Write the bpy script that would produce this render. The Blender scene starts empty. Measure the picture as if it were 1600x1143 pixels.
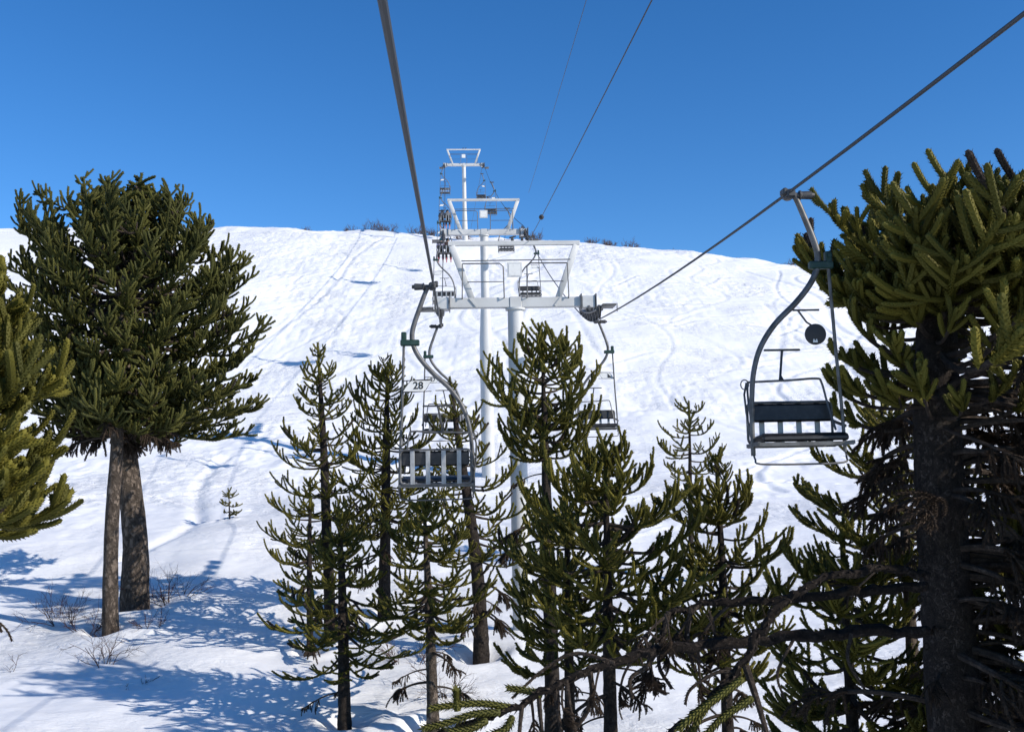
import bpy, math, random
import numpy as np
from mathutils import Vector, Matrix

R = math.radians
rng = np.random.default_rng(11)
random.seed(11)
C = bpy.context.scene.collection
SC = bpy.context.scene

# ------------------------------------------------------------------ camera
PITCH, ROLL = 5.5, -1.2
cam_d = bpy.data.cameras.new('camera')
cam = bpy.data.objects.new('camera', cam_d)
C.objects.link(cam)
cam_d.sensor_fit = 'HORIZONTAL'
cam_d.sensor_width = 36.0
cam_d.lens = 36.0
cam_d.clip_start = 0.1
cam_d.clip_end = 3000
CAMROT = Matrix.Rotation(R(90 + PITCH), 3, 'X') @ Matrix.Rotation(R(ROLL), 3, 'Z')
cam.matrix_world = CAMROT.to_4x4()
SC.camera = cam

# ------------------------------------------------------------------ light
SUN_AZ = (0.90, -0.43)          # horizontal direction from the scene towards the sun
SUN_EL = 29.0
n_ = math.hypot(*SUN_AZ)
sun_vec = Vector((SUN_AZ[0] / n_ * math.cos(R(SUN_EL)), SUN_AZ[1] / n_ * math.cos(R(SUN_EL)), math.sin(R(SUN_EL))))
sun_d = bpy.data.lights.new('sun', 'SUN')
sun_d.energy = 4.6
sun_d.angle = R(0.5)
sun_d.color = (1.0, 0.925, 0.82)
sun = bpy.data.objects.new('sun', sun_d)
C.objects.link(sun)
sun.rotation_euler = sun_vec.to_track_quat('Z', 'Y').to_euler()
sun.location = sun_vec * 60

world = bpy.data.worlds.new('World')
SC.world = world
world.use_nodes = True
wn = world.node_tree
wn.nodes.clear()
sky = wn.nodes.new('ShaderNodeTexSky')
sky.sky_type = 'NISHITA'
sky.sun_disc = False
sky.sun_elevation = R(SUN_EL)
sky.sun_rotation = math.atan2(SUN_AZ[0], SUN_AZ[1])
sky.altitude = 2200
sky.air_density = 1.0
sky.dust_density = 0.0
sky.ozone_density = 3.5
hsv = wn.nodes.new('ShaderNodeHueSaturation')
hsv.inputs['Saturation'].default_value = 1.26
hsv.inputs['Hue'].default_value = 0.504
bg = wn.nodes.new('ShaderNodeBackground')
bg.inputs['Strength'].default_value = 0.148
wo = wn.nodes.new('ShaderNodeOutputWorld')
wn.links.new(sky.outputs[0], hsv.inputs['Color'])
wn.links.new(hsv.outputs[0], bg.inputs['Color'])
wn.links.new(bg.outputs[0], wo.inputs['Surface'])
SC.view_settings.view_transform = 'Standard'
SC.view_settings.look = 'None'
SC.view_settings.exposure = 0.22
SC.view_settings.gamma = 1.0
SC.view_settings.use_curve_mapping = False
SC.cycles.max_bounces = 6
SC.cycles.diffuse_bounces = 3
SC.cycles.use_denoising = True

# ------------------------------------------------------------------ helpers
def P(u, v, D):
    """point of the place seen at photo position (u, v), D metres ahead"""
    d = CAMROT @ Vector(((u - 800) / 1600, -(v - 571.5) / 1600, -1))
    return d * (D / d.y)

def hash01(xi, yi, seed):
    h = (xi.astype(np.int64) * 374761393 + yi.astype(np.int64) * 668265263 + seed * 1442695041) & 0xffffffff
    h = ((h ^ (h >> 13)) * 1274126177) & 0xffffffff
    h = (h ^ (h >> 16)) & 0xffffffff
    return h / 4294967295.0

def vnoise(x, y, seed):
    xi, yi = np.floor(x), np.floor(y)
    fx, fy = x - xi, y - yi
    fx = fx * fx * fx * (fx * (fx * 6 - 15) + 10)
    fy = fy * fy * fy * (fy * (fy * 6 - 15) + 10)
    a, b = hash01(xi, yi, seed), hash01(xi + 1, yi, seed)
    c, d = hash01(xi, yi + 1, seed), hash01(xi + 1, yi + 1, seed)
    return (a + (b - a) * fx) * (1 - fy) + (c + (d - c) * fx) * fy - 0.5

def sstep(a, b, x):
    t = np.clip((x - a) / (b - a), 0, 1)
    return t * t * (3 - 2 * t)

MATS = {}
def mat(name, col, rough=0.6, metal=0.0, noise=None, bump=None, spec=0.5):
    """noise=(scale, second colour, contrast lo, hi); bump=(scale, strength, distance)"""
    m = bpy.data.materials.new(name)
    m.use_nodes = True
    nt = m.node_tree
    b = nt.nodes['Principled BSDF']
    b.inputs['Base Color'].default_value = (*col, 1)
    b.inputs['Roughness'].default_value = rough
    b.inputs['Metallic'].default_value = metal
    b.inputs['Specular IOR Level'].default_value = spec
    tc = nt.nodes.new('ShaderNodeTexCoord')
    if noise:
        nz = nt.nodes.new('ShaderNodeTexNoise')
        nz.inputs['Scale'].default_value = noise[0]
        nz.inputs['Detail'].default_value = 6
        nt.links.new(tc.outputs['Object'], nz.inputs['Vector'])
        cr = nt.nodes.new('ShaderNodeValToRGB')
        cr.color_ramp.elements[0].position = noise[2]
        cr.color_ramp.elements[1].position = noise[3]
        cr.color_ramp.elements[0].color = (*col, 1)
        cr.color_ramp.elements[1].color = (*noise[1], 1)
        nt.links.new(nz.outputs[0], cr.inputs[0])
        nt.links.new(cr.outputs[0], b.inputs['Base Color'])
    if bump:
        nb = nt.nodes.new('ShaderNodeTexNoise')
        nb.inputs['Scale'].default_value = bump[0]
        nb.inputs['Detail'].default_value = 8
        nt.links.new(tc.outputs['Object'], nb.inputs['Vector'])
        bp = nt.nodes.new('ShaderNodeBump')
        bp.inputs['Strength'].default_value = bump[1]
        bp.inputs['Distance'].default_value = bump[2]
        nt.links.new(nb.outputs[0], bp.inputs['Height'])
        nt.links.new(bp.outputs[0], b.inputs['Normal'])
    MATS[name] = m
    return m

def needle_mat(name, dark, light, rand_amt=0.35):
    m = bpy.data.materials.new(name)
    m.use_nodes = True
    nt = m.node_tree
    b = nt.nodes['Principled BSDF']
    b.inputs['Roughness'].default_value = 0.65
    b.inputs['Specular IOR Level'].default_value = 0.15
    at = nt.nodes.new('ShaderNodeAttribute')
    at.attribute_name = 'tint'
    oi = nt.nodes.new('ShaderNodeObjectInfo')
    mm = nt.nodes.new('ShaderNodeMath')
    mm.operation = 'MULTIPLY_ADD'
    mm.inputs[1].default_value = rand_amt
    nt.links.new(oi.outputs['Random'], mm.inputs[0])
    nt.links.new(at.outputs['Fac'], mm.inputs[2])
    cr = nt.nodes.new('ShaderNodeValToRGB')
    cr.color_ramp.elements[0].position = 0.1
    cr.color_ramp.elements[0].color = (*dark, 1)
    cr.color_ramp.elements[1].position = 1.15
    cr.color_ramp.elements[1].color = (*light, 1)
    nt.links.new(mm.outputs[0], cr.inputs[0])
    nt.links.new(cr.outputs[0], b.inputs['Base Color'])
    MATS[name] = m
    return m

def bark_mat(name, c1, c2, sc=7.0, zs=0.35, dist=0.05):
    m = bpy.data.materials.new(name)
    m.use_nodes = True
    nt = m.node_tree
    b = nt.nodes['Principled BSDF']
    b.inputs['Roughness'].default_value = 0.9
    b.inputs['Specular IOR Level'].default_value = 0.15
    tc = nt.nodes.new('ShaderNodeTexCoord')
    mp = nt.nodes.new('ShaderNodeMapping')
    mp.inputs['Scale'].default_value = (1, 1, zs)
    nt.links.new(tc.outputs['Object'], mp.inputs['Vector'])
    nz = nt.nodes.new('ShaderNodeTexNoise')
    nz.inputs['Scale'].default_value = sc * 0.8
    nz.inputs['Detail'].default_value = 7
    nz.inputs['Roughness'].default_value = 0.7
    nt.links.new(mp.outputs[0], nz.inputs['Vector'])
    vo = nt.nodes.new('ShaderNodeTexVoronoi')
    vo.feature = 'DISTANCE_TO_EDGE'
    vo.inputs['Scale'].default_value = sc
    wp = nt.nodes.new('ShaderNodeMixRGB')
    wp.inputs[0].default_value = 0.3
    nt.links.new(mp.outputs[0], wp.inputs[1])
    nt.links.new(nz.outputs[1], wp.inputs[2])
    nt.links.new(wp.outputs[0], vo.inputs['Vector'])
    cr = nt.nodes.new('ShaderNodeValToRGB')
    cr.color_ramp.elements[0].position = 0.3
    cr.color_ramp.elements[1].position = 0.7
    cr.color_ramp.elements[0].color = (*c1, 1)
    cr.color_ramp.elements[1].color = (*c2, 1)
    nt.links.new(nz.outputs[0], cr.inputs[0])
    mr = nt.nodes.new('ShaderNodeMapRange')
    mr.inputs['From Max'].default_value = 0.22
    nt.links.new(vo.outputs[0], mr.inputs['Value'])
    mx = nt.nodes.new('ShaderNodeMixRGB'); mx.blend_type = 'MULTIPLY'; mx.inputs[0].default_value = 1.0
    m2 = nt.nodes.new('ShaderNodeMapRange'); m2.inputs['From Max'].default_value = 0.16; m2.inputs['To Min'].default_value = 0.6
    nt.links.new(vo.outputs[0], m2.inputs['Value'])
    nt.links.new(cr.outputs[0], mx.inputs[1]); nt.links.new(m2.outputs[0], mx.inputs[2])
    nt.links.new(mx.outputs[0], b.inputs['Base Color'])
    ad = nt.nodes.new('ShaderNodeMath')
    ad.operation = 'MULTIPLY_ADD'
    ad.inputs[1].default_value = 0.6
    nt.links.new(nz.outputs[0], ad.inputs[0])
    nt.links.new(mr.outputs[0], ad.inputs[2])
    bp = nt.nodes.new('ShaderNodeBump')
    bp.inputs['Strength'].default_value = 0.9
    bp.inputs['Distance'].default_value = dist
    nt.links.new(ad.outputs[0], bp.inputs['Height'])
    nt.links.new(bp.outputs[0], b.inputs['Normal'])
    MATS[name] = m
    return m

needle_mat('needles', (0.026, 0.030, 0.007), (0.150, 0.132, 0.022))
needle_mat('needles_dark', (0.020, 0.026, 0.008), (0.100, 0.096, 0.022))
bark_mat('bark', (0.055, 0.043, 0.034), (0.22, 0.175, 0.14), 9, 0.6, 0.05)
bark_mat('bark_dark', (0.018, 0.015, 0.014), (0.085, 0.068, 0.056), 17, 0.8, 0.02)
bark_mat('limb_bark', (0.010, 0.008, 0.0075), (0.045, 0.035, 0.029), 17, 0.8, 0.02)
bark_mat('bush_twig', (0.09, 0.06, 0.045), (0.19, 0.13, 0.10), 20, 0.8, 0.01)
bark_mat('twig', (0.045, 0.036, 0.030), (0.11, 0.085, 0.068), 20, 0.8, 0.01)
bark_mat('dead_twig', (0.028, 0.020, 0.015), (0.13, 0.092, 0.065), 20, 0.8, 0.01)
bark_mat('shrub_twig', (0.06, 0.028, 0.022), (0.14, 0.070, 0.055), 20, 0.8, 0.01)
mat('white_paint', (0.54, 0.545, 0.54), 0.5, 0, (1.3, (0.44, 0.44, 0.43), 0.45, 0.75), (6, 0.1, 0.01))
mat('grey_paint', (0.55, 0.56, 0.56), 0.45, 0, (3, (0.42, 0.43, 0.43), 0.45, 0.7))
mat('galvanised', (0.13, 0.13, 0.13), 0.5, 0.35, (9, (0.075, 0.073, 0.07), 0.4, 0.65))
mat('slat_steel', (0.40, 0.405, 0.41), 0.45, 0.3, (9, (0.28, 0.285, 0.29), 0.4, 0.65))
mat('dark_steel', (0.05, 0.052, 0.055), 0.5, 0.3, (8, (0.09, 0.085, 0.08), 0.45, 0.7))
mat('black_pad', (0.018, 0.019, 0.022), 0.55, 0, (14, (0.035, 0.035, 0.038), 0.45, 0.7))
mat('rubber', (0.03, 0.03, 0.032), 0.7)
mat('rope_steel', (0.05, 0.053, 0.057), 0.6, 0.2)
mat('green_bracket', (0.008, 0.035, 0.027), 0.5, 0, (10, (0.03, 0.06, 0.05), 0.5, 0.8))
mat('plate_white', (0.72, 0.72, 0.70), 0.5, 0, (12, (0.58, 0.58, 0.56), 0.5, 0.8))
mat('print_black', (0.015, 0.015, 0.015), 0.6)
mat('jacket_lilac', (0.45, 0.42, 0.55), 0.8, 0, (14, (0.36, 0.33, 0.46), 0.4, 0.7))
mat('jacket_brown', (0.06, 0.035, 0.03), 0.8, 0, (14, (0.09, 0.05, 0.04), 0.4, 0.7))
mat('jacket_navy', (0.02, 0.03, 0.07), 0.8, 0, (14, (0.03, 0.05, 0.09), 0.4, 0.7))
mat('jacket_grey', (0.16, 0.17, 0.18), 0.8, 0, (14, (0.22, 0.22, 0.23), 0.4, 0.7))
mat('pants_dark', (0.02, 0.02, 0.024), 0.85, 0, (14, (0.035, 0.035, 0.04), 0.4, 0.7))
mat('skin', (0.5, 0.3, 0.22), 0.6)
mat('helmet_teal', (0.02, 0.10, 0.10), 0.35)
mat('helmet_black', (0.015, 0.015, 0.017), 0.35)
mat('ski_red', (0.45, 0.05, 0.05), 0.4)
mat('ski_pink', (0.5, 0.18, 0.2), 0.4)

def tag(o, label=None, cat=None, group=None, kind=None):
    if label: o['label'] = label
    if cat: o['category'] = cat
    if group: o['group'] = group
    if kind: o['kind'] = kind
    return o

def thing(name, label, cat, loc=(0, 0, 0), rotz=0.0, group=None):
    o = bpy.data.objects.new(name, None)
    o.empty_display_size = 0.3
    C.objects.link(o)
    o.location = loc
    o.rotation_euler = (0, 0, rotz)
    return tag(o, label, cat, group)

def link(name, me, parent=None):
    o = bpy.data.objects.new(name, me)
    C.objects.link(o)
    if parent is not None:
        o.parent = parent
    return o

class MB:
    def __init__(s):
        s.v, s.f, s.m, s.t = [], [], [], []
        s.n = 0
    def add(s, verts, faces, m=0, tint=0.0):
        b = s.n
        s.v.extend([tuple(map(float, p)) for p in verts])
        s.t.extend([tint] * len(verts) if not hasattr(tint, '__len__') else [float(q) for q in tint])
        s.n += len(verts)
        s.f.extend([tuple(int(i) + b for i in f) for f in faces])
        s.m.extend([m] * len(faces))
    def box(s, c, size, rot=None, m=0, bev=0.0):
        x, y, z = [q / 2 for q in size]
        if bev > 0:
            b = min(bev, x * .9, y * .9, z * .9)
            vs = []
            for zz, ins in ((-z, b), (-z + b, 0), (z - b, 0), (z, b)):
                X, Y = x - ins, y - ins
                vs += [(-X + b, -Y, zz), (X - b, -Y, zz), (X, -Y + b, zz), (X, Y - b, zz), (X - b, Y, zz), (-X + b, Y, zz), (-X, Y - b, zz), (-X, -Y + b, zz)]
            fs = [tuple(range(7, -1, -1)), tuple(range(24, 32))]
            for k in range(3):
                for i in range(8):
                    fs.append((k * 8 + i, k * 8 + (i + 1) % 8, k * 8 + 8 + (i + 1) % 8, k * 8 + 8 + i))
        else:
            vs = [(-x, -y, -z), (x, -y, -z), (x, y, -z), (-x, y, -z), (-x, -y, z), (x, -y, z), (x, y, z), (-x, y, z)]
            fs = [(0, 3, 2, 1), (4, 5, 6, 7), (0, 1, 5, 4), (1, 2, 6, 5), (2, 3, 7, 6), (3, 0, 4, 7)]
        c = Vector(c)
        if rot is not None:
            vs = [rot @ Vector(p) + c for p in vs]
        else:
            vs = [Vector(p) + c for p in vs]
        s.add(vs, fs, m)
    def bar(s, a, b, w, h, m=0, up=(0, 0, 1), bev=0.0):
        a, b = Vector(a), Vector(b)
        d = b - a
        L = d.length
        y = d.normalized()
        x = y.cross(Vector(up))
        if x.length < 1e-4: x = Vector((1, 0, 0))
        x.normalize()
        z = x.cross(y)
        rot = Matrix((x, y, z)).transposed()
        s.box((a + b) / 2, (w, L, h), rot, m, bev)
    def tube(s, pts, rad, sides=8, m=0, tint=0.0, caps=True, jit=0.0, rs=None):
        pts = np.asarray([tuple(p) for p in pts], float)
        n = len(pts)
        rad = np.full(n, rad, float) if not hasattr(rad, '__len__') else np.asarray(rad, float)
        T = np.gradient(pts, axis=0)
        T /= np.linalg.norm(T, axis=1)[:, None] + 1e-12
        a = np.array([0, 0, 1.0]) if abs(T[0, 2]) < 0.9 else np.array([1.0, 0, 0])
        nrm = np.cross(T[0], a); nrm /= np.linalg.norm(nrm)
        V = []
        ang = np.arange(sides) * 2 * math.pi / sides
        for i in range(n):
            nrm = nrm - T[i] * nrm.dot(T[i]); nrm /= np.linalg.norm(nrm)
            bn = np.cross(T[i], nrm)
            rr = rad[i]
            if jit > 0: rr = rad[i] * (1 + jit * (rs.random(sides) - .5))
            V.append(pts[i] + (np.cos(ang) * rr)[:, None] * nrm + (np.sin(ang) * rr)[:, None] * bn)
        V = np.concatenate(V)
        F = []
        for i in range(n - 1):
            for j in range(sides):
                k = (j + 1) % sides
                F.append((i * sides + j, i * sides + k, (i + 1) * sides + k, (i + 1) * sides + j))
        if caps:
            F.append(tuple(range(sides - 1, -1, -1)))
            F.append(tuple((n - 1) * sides + j for j in range(sides)))
        s.add(V, F, m, tint)
    def cyl(s, a, b, r, sides=16, m=0, r2=None):
        s.tube([a, b], [r, r if r2 is None else r2], sides, m)
    def mesh(s, name, mats, smooth=True):
        me = bpy.data.meshes.new(name)
        me.from_pydata(s.v, [], s.f)
        for q in mats:
            me.materials.append(MATS[q])
        me.polygons.foreach_set('material_index', s.m)
        if any(s.t):
            at = me.attributes.new('tint', 'FLOAT', 'POINT')
            at.data.foreach_set('value', s.t)
        if smooth:
            me.polygons.foreach_set('use_smooth', [True] * len(s.f))
            try:
                me.set_sharp_from_angle(angle=R(40))
            except Exception:
                pass
        me.update()
        return me
    def build(s, name, mats, parent=None, smooth=True):
        return link(name, s.mesh(name, mats, smooth), parent)

def spline(pts, n=6):
    """Catmull-Rom through points"""
    p = np.asarray([tuple(q) for q in pts], float)
    p = np.vstack([2 * p[0] - p[1], p, 2 * p[-1] - p[-2]])
    out = []
    for i in range(1, len(p) - 2):
        for k in range(n):
            t = k / n
            out.append(0.5 * ((2 * p[i]) + (-p[i - 1] + p[i + 1]) * t + (2 * p[i - 1] - 5 * p[i] + 4 * p[i + 1] - p[i + 2]) * t * t
                              + (-p[i - 1] + 3 * p[i] - 3 * p[i + 1] + p[i + 2]) * t ** 3))
    out.append(p[-2])
    return np.array(out)

# ------------------------------------------------------------------ ground
PY = np.array([-300, -60, -30, 0, 12, 21.5, 27.5, 42, 50, 58, 66, 80, 95, 104, 109, 114, 122, 140, 200, 320, 700.0])
PZ = np.array([-70, -19, -13.5, -8.3, -6.7, -5.45, -4.5, -2.1, -0.5, 1.9, 5.2, 12.0, 19.2, 23.1, 24.5, 25.3, 26.2, 28.0, 33.5, 38, 10.0])
_fy = np.arange(-300, 700, 0.5)
_fz = np.interp(_fy, PY, PZ)
_k = np.hanning(17); _k /= _k.sum()
_fz = np.convolve(np.pad(_fz, 8, 'edge'), _k, 'valid')

def ground_base(x, y):
    z = np.interp(y, _fy, _fz)
    w = sstep(45, 108, y)
    xx = np.clip(x, -45, 60)
    z = z - w * (0.078 * (xx + 4)) - w * 0.0014 * np.clip(xx - 2, 0, 60) ** 2
    # the left part of the brow flattens out
    z = z + w * 0.0010 * np.clip(-xx - 12, 0, 40) ** 2 * -1.0
    z = z + 0.9 * vnoise(x / 19 + 3.1, y / 23 + 1.7, 5) * sstep(30, 60, y)
    z = z + 0.45 * vnoise(x / 7.5, y / 6.5, 6)
    z = z + 0.18 * vnoise(x / 2.7, y / 2.2, 7)
    z = z + 0.5 * vnoise(x / 5.0, y / 3.0, 8) * sstep(98, 106, y) + 0.22 * vnoise(x / 1.6, y / 1.4, 9) * sstep(98, 106, y)
    # wind lip to the right of the big tree and rolling drifts in front
    z = z + 0.32 * np.exp(-((x + 11.0) / 3.2) ** 2 - ((y - 39.0) / 2.6) ** 2)
    return z

tr_rng = np.random.default_rng(4)
DOWN = []
for i in range(26):
    x0 = tr_rng.uniform(-55, 45)
    DOWN.append((x0, tr_rng.uniform(-.35, .35), tr_rng.uniform(0.6, 2.6), tr_rng.uniform(14, 34), tr_rng.uniform(0, 6.28), tr_rng.uniform(45, 75), tr_rng.uniform(80, 118),
                 tr_rng.uniform(.03, .07), tr_rng.uniform(.12, .26)))
TRAV = []
for i in range(120):
    TRAV.append((tr_rng.uniform(36, 108), tr_rng.uniform(-.30, .30), tr_rng.uniform(.4, 2.0), tr_rng.uniform(7, 22), tr_rng.uniform(0, 6.28), tr_rng.uniform(-55, 35),
                 tr_rng.uniform(6, 26), tr_rng.uniform(.05, .12), tr_rng.uniform(.10, .17)))

TRUNKS = [(516, 27.5, .3), (484, 26.5, .2), (600, 29.5, .3), (538, 22.0, .26), (674, 21.8, .26), (750, 25.5, .3), (858, 20.0, .3), (945, 16.5, .26), (884, 18.5, .22), (211, 31.0, .5), (174, 28.8, .34), (359, 42.0, .12)]
TRUNKS = [(P(u, 900, D).x, D, r) for u, D, r in TRUNKS]

def ground_detail(x, y):
    z = np.zeros_like(x)
    for (tx_, ty_, tr_) in TRUNKS:
        d = np.sqrt((x - tx_) ** 2 + ((y - ty_) * 1.1) ** 2)
        m_ = d < 3
        dd = d[m_] * (1 + .5 * vnoise(x[m_] * 1.7, y[m_] * 1.7, 77))
        z[m_] += -.32 * np.exp(-(dd / (tr_ * 1.7)) ** 2) + .10 * np.exp(-((dd - tr_ * 2.6) / (tr_ * 1.1)) ** 2)
    far = sstep(34, 52, y)
    # churned snow: patches of lumps stretched across the fall line
    patch = sstep(-0.12, 0.25, vnoise(x / 9 + 7, y / 7 + 3, 21) + 0.5 * vnoise(x / 3.1, y / 3.6, 22))
    lump = np.abs(vnoise(x / 0.9, y / 0.62, 23)) + 0.6 * np.abs(vnoise(x / 0.42, y / 0.36, 24)) - .3
    z += (0.15 * patch * far + 0.06) * lump
    z += 0.07 * far * (np.abs(vnoise(x / 3.4 + y / 5, y / 0.9, 25)) - .2)
    z += 0.045 * vnoise(x / 1.3, y / 1.0, 26)
    z += 0.05 * (1 - far) * np.abs(vnoise(x / 1.9 - y / 3, y / 0.5 + x / 4, 27))
    for (x0, sl, am, wl, ph, y0, y1, dep, wid) in DOWN:
        fx = x0 + sl * (y - 80) + am * np.sin(y / wl * 6.283 + ph)
        d = (x - fx) / np.sqrt(1 + (am * 6.283 / wl * np.cos(y / wl * 6.283 + ph) + sl) ** 2)
        msk = (y > y0) & (y < y1) & (np.abs(d) < 1.2)
        dd = d[msk]
        z[msk] += -dep * np.exp(-(dd / wid) ** 2) + dep * .7 * np.exp(-((dd - 2.2 * wid) / wid) ** 2)
    for (y0, sl, am, wl, ph, x0, ln, dep, wid) in TRAV:
        fy = y0 + sl * (x - x0) + am * np.sin(x / wl * 6.283 + ph)
        d = (y - fy) / np.sqrt(1 + (am * 6.283 / wl * np.cos(x / wl * 6.283 + ph) + sl) ** 2)
        msk = (x > x0) & (x < x0 + ln) & (np.abs(d) < 1.2)
        dd = d[msk]
        z[msk] += -dep * np.exp(-(dd / wid) ** 2) + dep * .8 * np.exp(-((dd + 2.2 * wid) / wid) ** 2)
    # the one long curved trail left of the sapling
    tp = np.array([(-13.9, 36.5), (-13.0, 39.5), (-13.2, 43), (-14.4, 46.5), (-15.2, 50), (-15.0, 54)])
    cx = np.interp(y, tp[:, 1], tp[:, 0])
    msk = (y > 36.5) & (y < 54)
    z[msk] += -0.16 * np.exp(-((x - cx)[msk] / .35) ** 2)
    return z

def gz(x, y):
    return float(ground_base(np.array([float(x)]), np.array([float(y)]))[0])

def make_ground():
    ys = np.concatenate([np.linspace(-290, -20, 26), np.linspace(-14, 17.6, 30), np.arange(18, 60, 0.13), np.arange(60, 116, 0.24), np.linspace(116.6, 160, 30), np.linspace(168, 690, 26)])
    xf = np.arange(-36, 36.01, 0.13)
    side = 36 + np.cumsum(0.16 * 1.055 ** np.arange(1, 92))
    side = side[side < 420]
    xs = np.concatenate([-side[::-1], xf, side])
    X, Y = np.meshgrid(xs, ys)
    x, y = X.ravel(), Y.ravel()
    z = ground_base(x, y) + ground_detail(x, y)
    n, m = len(xs), len(ys)
    co = np.stack([x, y, z], 1).astype(np.float32).ravel()
    i = np.arange(n - 1)[None, :] + np.arange(m - 1)[:, None] * n
    q = np.stack([i, i + 1, i + n + 1, i + n], -1).reshape(-1, 4).astype(np.int32)
    me = bpy.data.meshes.new('ground')
    me.vertices.add(len(x)); me.vertices.foreach_set('co', co)
    me.loops.add(q.size); me.loops.foreach_set('vertex_index', q.ravel())
    me.polygons.add(len(q))
    me.polygons.foreach_set('loop_start', np.arange(0, q.size, 4, dtype=np.int32))
    me.polygons.foreach_set('loop_total', np.full(len(q), 4, np.int32))
    me.polygons.foreach_set('use_smooth', np.ones(len(q), bool))
    me.update(calc_edges=True)
    mt = bpy.data.materials.new('snow')
    mt.use_nodes = True
    nt = mt.node_tree
    b = nt.nodes['Principled BSDF']
    b.inputs['Base Color'].default_value = (0.86, 0.875, 0.90, 1)
    b.inputs['Roughness'].default_value = 0.55
    b.inputs['Specular IOR Level'].default_value = 0.3
    tc = nt.nodes.new('ShaderNodeTexCoord')
    n1 = nt.nodes.new('ShaderNodeTexNoise'); n1.inputs['Scale'].default_value = 3.2; n1.inputs['Detail'].default_value = 9; n1.inputs['Roughness'].default_value = 0.62
    n2 = nt.nodes.new('ShaderNodeTexNoise'); n2.inputs['Scale'].default_value = 0.22; n2.inputs['Detail'].default_value = 3
    nt.links.new(tc.outputs['Object'], n1.inputs['Vector']); nt.links.new(tc.outputs['Object'], n2.inputs['Vector'])
    mp = nt.nodes.new('ShaderNodeMapping'); mp.inputs['Scale'].default_value = (0.55, 1.9, 1.0); mp.inputs['Rotation'].default_value = (0, 0, R(9))
    nt.links.new(tc.outputs['Object'], mp.inputs['Vector'])
    n3 = nt.nodes.new('ShaderNodeTexNoise'); n3.inputs['Scale'].default_value = 1.5; n3.inputs['Detail'].default_value = 8; n3.inputs['Roughness'].default_value = 0.7; n3.inputs['Distortion'].default_value = 0.8
    nt.links.new(mp.outputs[0], n3.inputs['Vector'])
    rg = nt.nodes.new('ShaderNodeMath'); rg.operation = 'MULTIPLY_ADD'; rg.inputs[1].default_value = 2.2
    nt.links.new(n3.outputs[0], rg.inputs[0]); nt.links.new(n1.outputs[0], rg.inputs[2])
    bp = nt.nodes.new('ShaderNodeBump'); bp.inputs['Strength'].default_value = 0.7; bp.inputs['Distance'].default_value = 0.15
    n4 = nt.nodes.new('ShaderNodeTexNoise'); n4.inputs['Scale'].default_value = 0.13; n4.inputs['Detail'].default_value = 4; n4.inputs['Distortion'].default_value = 1.0
    nt.links.new(tc.outputs['Object'], n4.inputs['Vector'])
    m4 = nt.nodes.new('ShaderNodeMapRange'); m4.inputs['From Min'].default_value = .42; m4.inputs['From Max'].default_value = .62; m4.inputs['To Min'].default_value = .15; m4.inputs['To Max'].default_value = .70
    nt.links.new(n4.outputs[0], m4.inputs['Value']); nt.links.new(m4.outputs[0], bp.inputs['Strength'])
    nt.links.new(rg.outputs[0], bp.inputs['Height']); nt.links.new(bp.outputs[0], b.inputs['Normal'])
    cr = nt.nodes.new('ShaderNodeValToRGB')
    cr.color_ramp.elements[0].color = (0.80, 0.81, 0.825, 1); cr.color_ramp.elements[1].color = (0.87, 0.875, 0.88, 1)
    cr.color_ramp.elements[0].position = .35; cr.color_ramp.elements[1].position = .65
    nt.links.new(n2.outputs[0], cr.inputs[0]); nt.links.new(cr.outputs[0], b.inputs['Base Color'])
    me.materials.append(mt)
    return tag(link('ground', me), 'snow covered ski slope marked with ski tracks', kind='structure')
make_ground()

# ------------------------------------------------------------------ lift line
DIRX = -0.0612                      # the line runs a little left of straight ahead
YAW = -math.atan(DIRX)
S_L, S_R = -0.21, 3.83              # lateral offsets of the up-going and the down-going rope
S_M = (S_L + S_R) / 2
T1, T2, T3, T4 = 27.5, 50.0, 105.0, 190.0

def sag(y, y0, z0, y1, z1, s):
    t = (y - y0) / (y1 - y0)
    return z0 + (z1 - z0) * t - 4 * s * t * (1 - t)

def rope_raw(side, y):
    if y < T1:
        if side < 0:
            return 1.28 + 0.089 * y if y > 0 else 1.28 - 0.02 * y
        return sag(y, -38, 5.5, T1, 3.75, 1.63)
    if y < T2: return sag(y, T1, 3.75, T2, 11.75, .45)
    if y < T3: return sag(y, T2, 11.75, T3, 31.7, .95)
    return sag(y, T3, 31.7, T4, 42.0, 0.3)

def rope_z(side, y):
    w = np.hanning(13)[1:-1]
    ys = np.linspace(-1.9, 1.9, 11)
    k = w / w.sum()
    if side < 0 and y < 4: return rope_raw(side, y)
    return float(sum(a * rope_raw(side, y + b) for a, b in zip(k, ys)))

def rope_pt(side, y):
    s = S_L if side < 0 else S_R
    return Vector((s + DIRX * y, y, rope_z(side, y)))

for side, lab in ((-1, 'thick grey haul rope over the left chairs'), (1, 'thick grey haul rope over the right chairs')):
    ys = np.concatenate([np.linspace(-38, 20, 40), np.linspace(20.5, 60, 80), np.linspace(61, T4, 90)])
    mb = MB()
    mb.tube([rope_pt(side, y) for y in ys], 0.0175, 8, 0)
    tag(mb.build('haul_rope', ['rope_steel']), lab, 'rope', 'haul ropes of the chairlift')

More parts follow.
